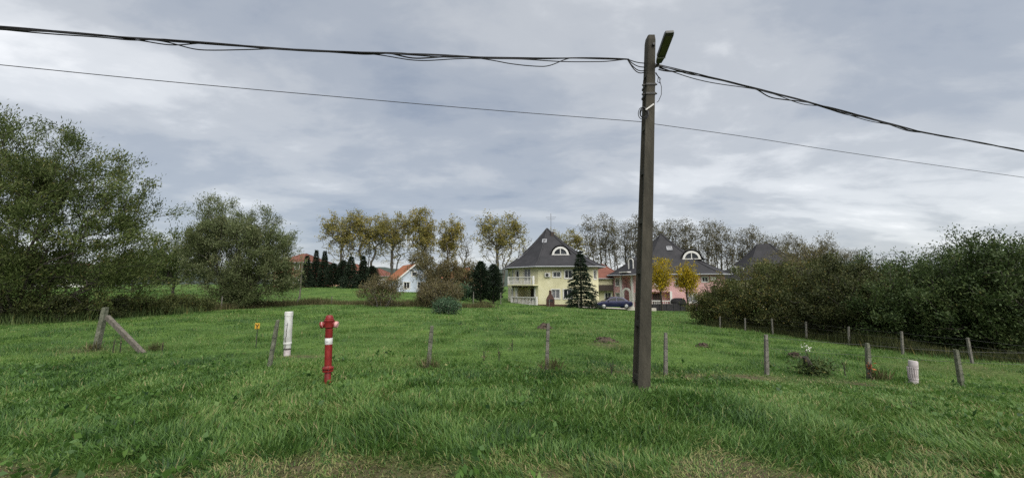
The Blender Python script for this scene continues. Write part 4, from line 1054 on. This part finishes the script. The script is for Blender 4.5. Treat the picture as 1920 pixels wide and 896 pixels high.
for (px, pb, pt, pxt, Y, w, lab, mt) in [
        (505, 689, 600, 521, 8.76, 8, 'leaning grey post left of the white pipe', 'concrete_moss'),
        (803, 691, 611, 810, 8.66, 9, 'weathered post with brown grass at its foot right of the red hydrant', 'concrete_moss'),
        (1025, 694, 606, 1028, 8.8, 8, 'post left of the concrete pole with a dirt mound behind its top', 'concrete_post'),
        (1248, 703, 623, 1248, 8.7, 8, 'pale post just right of the concrete pole', 'concrete_post'),
        (1438, 703, 627, 1436, 9.0, 8, 'pale spotted post midway between pole and plant with orange leaves', 'concrete_post'),
        (1630, 706, 643, 1626, 9.3, 9, 'thicker post beside the plant with orange leaves', 'concrete_moss'),
        (1804, 728, 655, 1792, 9.0, 9, 'leaning mossy post right of the short white pipe', 'concrete_moss')]:
    FR.append(post(px, pb, pt, pxt, Y, w, lab, mt))
# corner post with its brace
b = at(180, 656, 11.4); b.z = gz(b.x, 11.4); root = empty('corner_post', b); tag(root, 'leaning corner post with a slanting brace at the left', 'post')
t = at(198, 576, 11.4) - b; MB().rings([[t * f + Vector((x * s, y * s, 0)) for x, y in ((-.06, -.06), (.06, -.06), (.06, .06), (-.06, .06))] for f, s in ((-.1, 1.05), (.4, 1), (.85, .95), (1, .85))]).build('shaft', 'concrete_moss', root)
e = at(270, 664, 10.9); e.z = gz(e.x, e.y) - .03; s0 = at(201, 594, 11.3) - b; MB().bar(s0, e - b, .09, .12).build('brace', 'wood_grey', root, bevel=.008)
# side fence before the hedge
SF = [(1350, 613, 593, 1350, 23), (1397, 618, 596, 1397, 21.5), (1449, 626, 597, 1447, 20), (1512, 632, 603, 1511, 18.5), (1592, 645, 612, 1591, 16.5), (1693, 664, 621, 1690, 14.1), (1823, 682, 633, 1814, 12.3), (1990, 712, 650, 1972, 10.8)]
b0 = at(SF[0][0], SF[0][1], SF[0][4]); b0.z = gz(b0.x, b0.y)
sf = empty('wire_fence', b0); tag(sf, 'thin wire fence on pale posts along the foot of the right hedge', 'fence')
tops = []
for (px, pb, pt, pxt, Y) in SF:
    p = at(px, pb, Y); p.z = gz(p.x, Y); t = at(pxt, pt, Y); w = .06; d = t - p
    MB().rings([[p - b0 + d * f + Vector((sx * w * .5, sy * w * .5, 0)) for sx, sy in ((-1, -1), (1, -1), (1, 1), (-1, 1))] for f in (-.15, .5, 1)]).build('post', 'concrete_post', sf, bevel=.006)
    tops.append((p, d))
def wire_run(pts, sag, rad, name, parent, org, seed=0):
    m = MB(); q = []
    for a, b in zip(pts, pts[1:]):
        for k in range(8):
            f = k / 8; c = a.lerp(b, f) - org; c.z -= sag * 4 * f * (1 - f) * (b - a).length * .1; q.append(c)
    q.append(pts[-1] - org); m.tube(q, rad, 4); return m.build(name, 'wire', parent)
for f in (.93, .68, .4): wire_run([p + d * f for p, d in tops], .08, .0035, 'wire', sf, b0)
# wires of the front posts, right part
for f, rd, lab in ((.95, .0035, 'top wire strand joining the four right posts of the front row'), (.66, .0035, 'lower wire strand joining the four right posts of the front row')):
    pts = [b + (t - b) * f for (_, b, t) in FR[4:]]; ex = pts[-1] + (pts[-1] - pts[-2]) * 1.3; ex.z = gz(ex.x, ex.y) + .9 * f; pts.append(ex); org = pts[0].copy()
    o = wire_run(pts, .07, rd, 'wire_strand', None, org); o.location = org; tag(o, lab, 'wire')
# posts along the far field edge
for (px, Y, hpx, lab) in [(363, 27.5, 20, 'thin grey post under the left side of the second willow'), (415, 29.5, 24, 'thin grey post under the middle of the second willow'),
                          (556, 36, 16, 'slanting post among weeds right of the second willow'), (621, 37, 14, 'thin pale post in the weed strip above the hydrant'), (887, 40, 26, 'thin pole left of the clipped conifers')]:
    p = on(px, Y); h = hpx * Y / FPX; lean = .25 if px == 556 else .03
    o = MB().tube([(0, 0, -.1), (lean * h * .5, 0, h * .5), (lean * h, 0, h)], [.05, .048, .04], 6).build('edge_post', 'concrete_post'); o.location = p
    tag(o, lab, 'post', 'posts of the far field edge')
p = on(561, 44); o = MB().tube([(0, 0, -.2), (0.03, 0, 2), (.05, 0, 4.0)], [.08, .075, .07], 8).build('timber_pole', 'wood_grey'); o.location = p; tag(o, 'slim grey timber pole right of the second willow', 'pole')
for (px, Y, h, lab) in [(1030, 49.8, .9, 'short pale stake before the barbecue'), (1085, 45.5, 1.15, 'pale stake in front of the dark spruce'), (939, 50, 1.5, 'thin stake at the left corner of the yellow house')]:
    p = on(px, Y); o = MB().tube([(0, 0, -.1), (0, 0, h)], [.05, .045], 6).build('garden_stake', 'concrete_post'); o.location = p; tag(o, lab, 'stake', 'stakes before the yellow house')

# ------------------------------------------------------------------ utility pole with its lamp
PY = 7.0
pb = at(1202, 730, PY); pb.z = gz(pb.x, PY); ptp = at(1219, 71, PY + .02)
pole = empty('utility_pole', pb); tag(pole, 'tall weathered concrete utility pole with recessed sides carrying the cables', 'pole')
ax = ptp - pb; plen = ax.length
def pole_sec(f):
    c = ax * f; wx = (.105 - .030 * f); wy = (.165 - .060 * f); fl = .055 - .012 * f; wb = wx * .45
    pr = [(-wx, -wy), (wx, -wy), (wx, -wy + fl), (wb, -wy + fl + .03), (wb, wy - fl - .03), (wx, wy - fl), (wx, wy), (-wx, wy), (-wx, wy - fl), (-wb, wy - fl - .03), (-wb, -wy + fl + .03), (-wx, -wy + fl)]
    return [c + Vector((x, y, 0)) for x, y in pr]
MB().rings([pole_sec(f) for f in [-.05] + [k / 16 for k in range(15)]]).build('shaft', 'concrete_pole', pole, bevel=.006)
m = MB()
for f in (.03, .17, .31, .45, .59, .72, .83):
    c = ax * f; wx = (.105 - .030 * f) * .985; wy = (.165 - .060 * f) - .012
    m.box(c, (wx * 2, wy * 2, .09))
m.build('web_ribs', 'concrete_pole', pole)
f0, f1 = .872, 1.0
def solid(f, k=1.0): c = ax * f; wx = (.105 - .030 * f) * k; wy = (.165 - .060 * f) * k; return [c + Vector((x * wx, y * wy, 0)) for x, y in ((-1, -.8), (-.8, -1), (.8, -1), (1, -.8), (1, .8), (.8, 1), (-.8, 1), (-1, .8))]
MB().rings([solid(.874), solid(.95), solid(.985), solid(1.0, .86)]).build('head', 'concrete_pole', pole)
c = ax * .965 + Vector((.025, -.11, 0)); MB().tube([c, c + Vector((0, -.05, 0))], [.03, .026], 10).build('bolt', 'metal_dark', pole)
for f in (.845, .817):
    c = ax * f; wx = (.105 - .03 * f) + .008; wy = (.165 - .06 * f) + .008; m = MB()
    q = [c + Vector((x * wx, y * wy, 0)) for x, y in ((-1, -1), (1, -1), (1, 1), (-1, 1), (-1, -1))]
    for a, b in zip(q, q[1:]): m.bar(a, b, .012, .035)
    m.tube([c + Vector((-wx - .06, -wy * .6, 0)), c + Vector((-wx, -wy * .6, 0))], .018, 8); m.tube([c + Vector((wx, -wy * .8, 0)), c + Vector((wx + .03, -wy * .8, 0))], .015, 8)
    m.build('clamp_band', 'metal_dark', pole)
# cable coil and white bracket below
c = ax * .757 + Vector((-.13, -.13, -.02)); rgm = random.Random(5)
for k in range(4):
    rr = .07 + .015 * k; off = Vector((rgm.uniform(-.015, .015), -.012 * k, rgm.uniform(-.02, .02)))
    MB().tube([c + off + Vector((math.cos(a) * rr * .8, .015 * math.sin(2 * a), math.sin(a) * rr)) for a in [2 * math.pi * j / 18 for j in range(19)]], .007, 5).build('cable_coil', 'rubber', pole, True)
c = ax * .772 + Vector((-.02, -.16, 0)); MB().bar(c + Vector((-.09, -.02, -.06)), c + Vector((.07, 0, .06)), .015, .025).build('bracket', 'plaster_white', pole)
wxp = .105
c0 = ax * .885 + Vector((.085, -.06, 0)); m = MB()
m.tube([c0, c0 + Vector((.06, -.03, -.12)), c0 + Vector((.10, -.03, -.30)), c0 + Vector((.09, -.03, -.45)), c0 + Vector((.03, -.04, -.58)), c0 + Vector((0, -.03, -.6))], .006, 5)
m.tube([c0 + Vector((.02, 0, 0)), c0 + Vector((.05, -.03, -.1)), c0 + Vector((.03, -.03, -.2)), c0 + Vector((.07, -.05, -.24))], .006, 5)
m.tube([c0 + Vector((.02, 0, -.03)), c0 + Vector((.09, -.04, -.15)), c0 + Vector((.06, -.03, -.22))], .006, 5); m.build('loose_cable', 'rubber', pole, True)
# lamp head on a short arm, reaching over the road towards the camera
la, lb = at(1235, 118, 6.9), at(1256, 60, 6.22); lo = la.copy(); lamp = empty('street_lamp', lo); tag(lamp, 'flat grey street lamp head reaching out from the pole top', 'street lamp')
lamp.parent = None
dv = (lb - la); ln = dv.length; yv = dv.normalized(); xv = yv.cross(Vector((0, 0, 1))).normalized(); zv = xv.cross(yv)
def lp(x, y, z): return xv * x + yv * y + zv * z
def sl(y, w, z0, z1): return [lp(-w, y, z0), lp(w, y, z0), lp(w * .92, y, z1), lp(-w * .92, y, z1)]
MB().rings([sl(.0, .05, -.02, .04), sl(.10, .062, -.03, .05), sl(.17, .072, -.035, .06), sl(ln - .06, .078, -.03, .05), sl(ln, .072, -.022, .03)]).build('lamp_housing', 'lamp_grey', lamp, bevel=.008)
MB().rings([sl(.22, .055, -.043, -.03), sl(ln - .06, .060, -.038, -.025)]).build('lens', 'lens', lamp)
MB().rings([sl(.145, .075, -.042, .064), sl(.165, .076, -.042, .064)]).build('seam', 'plaster_grey', lamp)
pc = pb + ax * .9 + Vector((.06, -.05, 0)) - lo
MB().tube([pc, lp(0, -.04, 0), lp(0, .03, .01)], .027, 8).build('arm', 'metal_dark', lamp, True)

# ------------------------------------------------------------------ overhead cables
TH = R(13); ldir = Vector((math.cos(TH), math.sin(TH), 0))
def on_line(px, py, origin):
    """point where the sight line through the pixel meets the vertical plane of the cable run"""
    d = ray(px, py); nrm = Vector((-ldir.y, ldir.x, 0)); k = nrm.dot(origin - cam.location) / nrm.dot(d)
    return cam.location + d * k
def smooth_path(P, n=14):
    P = [P[0] * 2 - P[1]] + P + [P[-1] * 2 - P[-2]]; out = []
    for i in range(1, len(P) - 2):
        for k in range(n):
            t = k / n; a, b, c, d = P[i - 1], P[i], P[i + 1], P[i + 2]
            out.append(.5 * ((2 * b) + (c - a) * t + (2 * a - 5 * b + 4 * c - d) * t * t + (3 * b - a - 3 * c + d) * t ** 3))
    out.append(P[-2]); return out
def bundle(name, label, pix, ext, strands, seed, end):
    P = [on_line(x, y, pb) for x, y in pix]; pts = smooth_path(P)
    # runs on out of frame towards the next pole
    a, b = (pts[0], pts[1]) if ext < 0 else (pts[-1], pts[-2]); sl_ = (a - b).normalized(); extra = []
    for k in range(1, 40): s = .5 * k; extra.append(a + sl_ * s + Vector((0, 0, .006 * s * s * .5)))
    pts = (extra[::-1] + pts) if ext < 0 else (pts + extra)
    org = P[-1] if ext < 0 else P[0]; root = empty(name, org); tag(root, label, 'cable')
    # resample by length
    cum = [0]
    for p, q in zip(pts, pts[1:]): cum.append(cum[-1] + (q - p).length)
    tot = cum[-1]; M_ = int(tot / .06); rs = []; j = 0
    for k in range(M_ + 1):
        s = tot * k / M_
        while j < len(cum) - 2 and cum[j + 1] < s: j += 1
        rs.append(pts[j].lerp(pts[j + 1], (s - cum[j]) / max(1e-6, cum[j + 1] - cum[j])))
    g = np.random.default_rng(seed); nrm = Vector((-ldir.y, ldir.x, 0))
    S = np.arange(M_ + 1) * .06
    for k in range(strands):
        ph = 2 * math.pi * k / strands + g.random(); w = 2 * math.pi / (2.2 + 1.6 * g.random()); mb = MB(); q = []
        sl_k = sstep(.48, .85, vnoise(S, S * 0 + k * 5.3, 1.5, seed + 3 * k + 1)) * (0.035 + .09 * g.random()) * sstep(.35, .6, vnoise(S, S * 0, 2.6, seed + 50))
        for i, p in enumerate(rs):
            a = ph + w * S[i]
            q.append(p - org + nrm * (math.cos(a) * (.010 + sl_k[i] * .5)) + Vector((0, 0, math.sin(a) * .010 - sl_k[i] * (.75 + .5 * math.sin(a)))))
        mb.tube(q, .0085 if k else .012, 5).build('strand', 'rubber', root, True)
    return root, rs
L_, lr = bundle('cable_bundle', 'loosely twisted black cable bundle left of the pole', [(-60, 46), (0, 51), (150, 63), (430, 85), (560, 94), (700, 99), (850, 105), (1000, 110), (1100, 110), (1178, 111)], -1, 6, 71, 0)
R_, rr_ = bundle('cable_bundle', 'loosely twisted black cable bundle right of the pole', [(1237, 123), (1300, 138), (1400, 162), (1560, 203), (1660, 230), (1750, 252), (1850, 270), (1980, 296)], 1, 6, 83, 0)
# tails of the left bundle, dropping to the pole face
e0 = on_line(1178, 111, pb) - L_.location
for k, (dx, dz, sag) in enumerate(((.33, -.05, .02), (.33, -.13, .05), (.33, -.20, .09), (.33, -.23, .12))):
    p0, p3 = e0 + Vector((-.02, 0, 0)), e0 + Vector((dx, .06, dz)); MB().tube([p0.lerp(p3, t) + Vector((0, 0, -sag * math.sin(math.pi * t))) for t in [j / 8 for j in range(9)]], .009, 5).build('strand', 'rubber', L_, True)
e0 = on_line(1237, 123, pb) - R_.location
for k, (dx, dz, sag) in enumerate(((-.1, .02, .0), (-.1, -.03, .02))):
    p0, p3 = e0, e0 + Vector((dx, -.02, dz)); MB().tube([p0.lerp(p3, t) + Vector((0, 0, -sag * math.sin(math.pi * t))) for t in [j / 6 for j in range(7)]], .01, 5).build('strand', 'rubber', R_, True)
MB().tube([e0 + Vector((-.05, 0, 0)), e0 + Vector((.05, .01, -.012))], .024, 8).build('clamp', 'metal_dark', R_)
for lab, pix, ext in (('thin single wire running left from the pole below the bundle', [(-60, 117), (0, 122), (300, 152), (600, 179), (900, 205), (1206, 229)], -1),
                      ('thin single wire running right from the pole below the bundle', [(1214, 231), (1400, 257), (1560, 282), (1740, 308), (1980, 341)], 1)):
    P = [on_line(x, y, pb) for x, y in pix]; pts = smooth_path(P, 6); a, b = (pts[0], pts[1]) if ext < 0 else (pts[-1], pts[-2]); s = (a - b).normalized()
    pts = [a + s * 16] + pts if ext < 0 else pts + [a + s * 16]; org = P[-1] if ext < 0 else P[0]
    o = MB().tube([p - org for p in pts], .0055, 5).build('thin_wire', 'rubber', None, True); o.location = org; tag(o, lab, 'wire')

# ------------------------------------------------------------------ hydrant, pipes, marker
b = at(614, 723, 7.16); b.z = gz(b.x, 7.16); hy = empty('fire_hydrant', b, R(8)); tag(hy, 'red pillar fire hydrant with two side outlets and a white band', 'hydrant')
hy.rotation_euler = (0, R(-1.4), R(8)); k = 125 * 7.16 / FPX
MB().lathe([(.055, -.1), (.055, .23), (.05, .24)], 20).build('lower_barrel', 'red_paint', hy, True)
MB().lathe([(.05, .23), (.09, .235), (.092, .262), (.06, .266), (.06, .278), (.094, .28), (.094, .305), (.066, .32), (.06, .33)], 24).build('flange', 'red_paint', hy, True)
m = MB()
for k in range(8): m.tube([(.08 * math.cos(k * .785 + .4), .08 * math.sin(k * .785 + .4), .228), (.08 * math.cos(k * .785 + .4), .08 * math.sin(k * .785 + .4), .318)], .009, 6)
tag(m.build('bolts', 'metal_dark', hy), kind='stuff')
MB().lathe([(.060, .31), (.062, .6), (.062, .98), (.066, 1.0), (.086, 1.03)], 24).build('barrel', 'red_paint', hy, True)
MB().lathe([(.0632, .70), (.0645, .702), (.0645, .808), (.0632, .81)], 24).build('white_band', 'white_plastic', hy, True)
MB().box((-.005, -.066, .755), (.035, .004, .012)).build('band_mark', 'plaster_grey', hy)
MB().lathe([(.07, .985), (.084, 1.0), (.082, 1.09), (.088, 1.10), (.088, 1.12), (.074, 1.13), (.074, 1.15), (.062, 1.16), (.060, 1.185), (.044, 1.203), (.0, 1.21)], 24).build('bonnet', 'red_paint', hy, True)
for s in (-1, 1):
    c = Vector((s * .048, 0, 1.055)); d = Vector((s * .90, -.1, -.22)).normalized()
    o = MB().tube([c, c + d * .03, c + d * .035, c + d * .065], [.046, .046, .052, .052], 18).build('outlet', 'red_paint', hy, True)
    MB().tube([c + d * .066, c + d * .07, c + d * .095, c + d * .105], [.056, .058, .058, .046], 18).build('cap', 'faded_paint' if s > 0 else 'red_paint', o, True)
    MB().tube([c + d * .058, c + d * .068], [.059, .059], 18).build('seal_ring', 'faded_paint', o, True)

b = at(538, 667, 10.2); b.z = gz(b.x, 10.2); t = at(542, 584, 10.2); d = t - b; pp = empty('white_pipe', b); tag(pp, 'tall white plastic pipe with a dark crack left of the hydrant', 'pipe')
rq = .092; hN = d.length
def ringed(parts, mats, root, dvec):
    q = dvec.normalized().rotation_difference(Vector((0, 0, 1))).inverted()
    for (nm, prof, mt) in parts:
        m = MB().lathe(prof, 24); m.v = [tuple(q @ Vector(v)) for v in m.v]; m.build(nm, mt, root, True)
    return q
q = ringed([('tube', [(rq * .9, .16), (rq * .92, .3), (rq, .31), (rq, hN - .09)], 'white_plastic'), ('cap', [(rq * 1.06, hN - .10), (rq * 1.06, hN - .02), (rq * 1.0, hN), (0, hN + .004)], 'white_plastic'),
            ('collar', [(rq * 1.03, .29), (rq * 1.05, .30), (rq * 1.05, .33), (rq * 1.03, .34)], 'white_plastic'), ('ground_sleeve', [(rq * .85, -.1), (rq * .85, .165)], 'pinkish_plastic'), ('strap', [(rq * .93, .155), (rq * .95, .16), (rq * .95, .185), (rq * .93, .19)], 'crack')], None, pp, d)
pts = [(-.012, .2), (.0, .33), (-.015, .42), (.012, .5), (.006, .6), (.02, .7), (.024, .82)]
m = MB()
for (x0, z0), (x1, z1) in zip(pts, pts[1:]):
    y = lambda x: -math.sqrt((rq * 1.012) ** 2 - x * x) - .003
    m.rings([[q @ Vector((x, y(x) + e, z)) for x, z in ((x0 - .006, z0), (x0 + .006, z0), (x1 + .006, z1), (x1 - .006, z1))] for e in (0, .01)])
m.build('crack', 'crack', pp)
m = MB(); m.box(q @ Vector((.01, -rq - .003, hN - .32)), (.06, .006, .012)); m.build('printed_mark', 'plaster_grey', pp)

b = at(1713, 717, 9.0); b.z = gz(b.x, 9.0); t = at(1712, 676, 9.0); hN = (t - b).length; rq = .078; sp = empty('short_pipe', b); tag(sp, 'short pinkish white ribbed pipe stub left of the leaning mossy post', 'pipe')
ringed([('tube', [(rq, -.1), (rq, hN - .11)], 'pinkish_plastic'), ('cap', [(rq * 1.05, hN - .13), (rq * 1.07, hN - .12), (rq * 1.05, hN - .03), (rq * .98, hN), (0, hN + .005)], 'pinkish_plastic'), ('lower_ring', [(rq, .08), (rq * 1.09, .085), (rq * 1.09, .11), (rq, .115)], 'pinkish_plastic'),
        ('upper_ring', [(rq, hN - .17), (rq * 1.09, hN - .165), (rq * 1.09, hN - .14), (rq, hN - .135)], 'pinkish_plastic')], None, sp, t - b)
m = MB()
for k in range(14):
    a = 2 * math.pi * k / 14; m.box((math.cos(a) * rq, math.sin(a) * rq, hN * .48), (.012, .012, hN * .5), Matrix.Rotation(a, 3, 'Z'))
tag(m.build('ribs', 'pinkish_plastic', sp), kind='stuff')
m = MB(); m.box((-.14, -.03, .0), (.12, .1, .08)); m.build('foot_stone', 'dark_wall', sp, bevel=.02)

b = at(480, 648, 11.6); b.z = gz(b.x, 11.6); t = at(483, 614, 11.6) - b; mk = empty('marker_sign', b); tag(mk, 'small yellow marker plate on a thin stake left of the white pipe', 'sign')
MB().tube([(0, 0, -.1), t * .5, t * 1.1], .012, 6).build('stake', 'metal_dark', mk)
MB().box(t + Vector((0, -.018, .05)), (.14, .012, .16)).build('plate', 'yellow_sign', mk, bevel=.004)
m = MB(); c = t + Vector((0, -.0275, .05)); m.box(c + Vector((0, 0, -.025)), (.022, .006, .08)); m.box(c + Vector((-.028, 0, .03)), (.02, .006, .06), Matrix.Rotation(R(-35), 3, 'Y')); m.box(c + Vector((.028, 0, .03)), (.02, .006, .06), Matrix.Rotation(R(35), 3, 'Y'))
m.build('black_mark', 'ink', mk)

# ------------------------------------------------------------------ molehills, stump and small plants
def mound(px, py, Y, w, h, label, seed):
    p = at(px, py, Y); p.z = gz(p.x, Y); g = np.random.default_rng(seed); nr, na = 8, 26; V = []
    for i in range(nr + 1):
        f = i / nr
        for j in range(na):
            a = 2 * np.pi * j / na; r = w * f * (1 + .18 * math.sin(3 * a + seed)); z = h * (1 - f ** 1.6) - .04 * f + g.normal(0, .018) * (1 - f * .5)
            V.append((math.cos(a) * r + g.normal(0, .01), math.sin(a) * r * .7 + g.normal(0, .01), z))
    F = [(i * na + j, i * na + (j + 1) % na, (i + 1) * na + (j + 1) % na, (i + 1) * na + j) for i in range(nr) for j in range(na)]
    o = np_obj('dirt_mound', np.array(V), np.array(F), 'soil', None, None, False); o.location = p; tag(o, label, 'mound', 'small dirt mounds on the meadow')
    m = MB()
    for k in range(14):
        a, r = g.random() * 6.28, w * (.3 + .9 * g.random()); s = .03 + .05 * g.random()
        m.box((math.cos(a) * r, math.sin(a) * r * .7, max(0, h * (1 - (r / w) ** 1.6)) + s * .2), (s, s, s * .8), Matrix.Rotation(g.random() * 3, 3, 'Z') @ Matrix.Rotation(g.random(), 3, 'X'))
    cl = m.build('clods', 'soil', o); tag(cl, kind='stuff')
mound(1020, 612, 18.0, .38, .24, 'dark dirt mound behind the post left of the pole', 1)
mound(1135, 640, 13.6, .40, .13, 'low brown dirt mound left of the concrete pole', 2)
mound(1489, 665, 11.8, .24, .16, 'small dark molehill between two right hand posts', 3)
mound(1318, 650, 13.2, .2, .1, 'tiny flat molehill right of the post behind the pole', 4)

b = on(1520, 9.2); st = empty('stump_bush', at(1522, 700, 9.2)); st.location.z = gz(st.location.x, 9.2); tag(st, 'leaning dark stump with a small bush and white blossoms', 'stump')
MB().tube([(.05, 0, -.05), (-.02, 0, .16), (-.1, 0, .34), (-.13, .0, .40)], [.075, .065, .06, .045], 8).build('stump', 'bark_dark', st, True, jitter=.008)
MB().tube([(-.08, 0, .3), (-.05, 0, .42), (-.1, 0, .52), (-.09, .02, .62)], [.012, .01, .008, .004], 5).build('shoot', 'bark_dark', st, True)
g = np.random.default_rng(9)
P = g.normal(0, 1, (700, 3)) * [.17, .15, .09] + [.06, 0, .15]; P[:, 2] = np.abs(P[:, 2]); leaves_mesh(P, P * [1, 1, .5] + [0, 0, .2], .075, .04, g, 'leaf_hedge_bright', 'foliage', st, .5 + g.normal(0, .2, 700))
P = g.normal(0, 1, (26, 3)) * [.05, .04, .06] + [-.09, 0, .58]; leaves_mesh(P, P * 0 + [0, -.3, .5], .035, .03, g, 'petal', 'blossoms', st, g.random(26))

def small_plant(px, Y, h, label, leafm, n, seed, spread=.12, ln=.09, wd=.04, nm='weed_plant', stems=4, barkm='bark_dark', leaf_top=.4):
    p = on(px, Y); root = empty(nm, p); tag(root, label, 'plant'); g = np.random.default_rng(seed); m = MB(); tips = []
    for k in range(stems):
        a = g.random() * 6.28; r = spread * g.random(); c = [(0, 0, -.03), (math.cos(a) * r * .4, math.sin(a) * r * .4, h * .5), (math.cos(a) * r, math.sin(a) * r, h * (.7 + .3 * g.random()))]
        m.tube(c, [.009, .007, .004], 4); tips.append(c)
    m.build('stem', barkm, root)
    if n:
        P = []
        for _ in range(n):
            c = tips[g.integers(len(tips))]; f = leaf_top + (1 - leaf_top) * g.random(); P.append(np.array(c[2]) * f + g.normal(0, .03, 3) * [1, 1, .5])
        P = np.array(P); leaves_mesh(P, g.normal(0, .6, P.shape) + [0, 0, .3], ln, wd, g, leafm, 'leaves', root, g.random(n))
    return root
small_plant(1617, 9.25, .42, 'small plant with rusty orange leaves beside the thicker post', 'leaf_orange', 28, 1, .09, .07, .03)
for i, (px, Y, h, lab) in enumerate([(1143, 8.1, .34, 'dark dry stalk just left of the concrete pole'), (908, 9.6, .24, 'left dry stalk between the two posts right of the hydrant'), (936, 9.7, .3, 'right dry stalk between the two posts right of the hydrant'),
                                     (960, 11.2, .32, 'dry stalk farther back left of the dirt mound post'), (1572, 9.4, .36, 'bare twiggy stalk between the stump and the orange leaved plant'),
                                     (222, 10.9, .5, 'left dry stalk under the slanting brace'), (236, 10.9, .55, 'right dry stalk under the slanting brace'), (313, 11.0, .34, 'lone dark stalk right of the slanting brace')]):
    small_plant(px, Y, h, lab, 'weed_dry', 14, 20 + i, .06, .07, .018, 'dry_stalk', 3)
for i, (px, Y, lab) in enumerate([(805, 8.6, 'brown dead grass clump at the foot of the weathered post'), (1034, 8.7, 'brown dead grass clump at the foot of the post left of the pole'), (1632, 9.2, 'brown weed clump at the foot of the thicker post'), (185, 11.3, 'brown weed clump at the foot of the corner post'), (300, 11.2, 'brown weed clump right of the slanting brace')]):
    p = on(px, Y); g = np.random.default_rng(50 + i); n = 90; P = g.normal(0, 1, (n, 3)) * [.10, .07, 0] + [0, 0, .0]; D = g.normal(0, .35, (n, 3)) + [0, 0, 1]
    root = empty('dead_grass_clump', p); tag(root, lab, 'weeds', 'dead grass clumps at post feet'); leaves_mesh(P, D, .26, .014, g, 'weed_dry', 'blades', root, .42 + g.normal(0, .25, n), rnd=.25)
# broad leaved weeds scattered in the verge (stuff)
g = np.random.default_rng(77); n = 1000; y = 3.2 + 7 * g.random(n) ** 1.2; x = (g.random(n) * 2 - 1) * (1.4 * y); sel = vnoise(x, y, 1.2, 9) > .55; x, y = x[sel], y[sel]; k = 5
X_ = np.repeat(x, k) + g.normal(0, .04, len(x) * k); Y_ = np.repeat(y, k) + g.normal(0, .04, len(x) * k); P = np.stack([X_, Y_, gzs(X_, Y_) + .04 + .06 * g.random(len(X_))], 1)
o = leaves_mesh(P, g.normal(0, .6, P.shape) + [0, 0, .25], .09, .055, g, 'grass', 'broadleaf_weeds', None, .38 + g.normal(0, .14, len(P))); tag(o, 'scattered broad leaved weeds in the near grass', 'weeds', None, 'stuff')
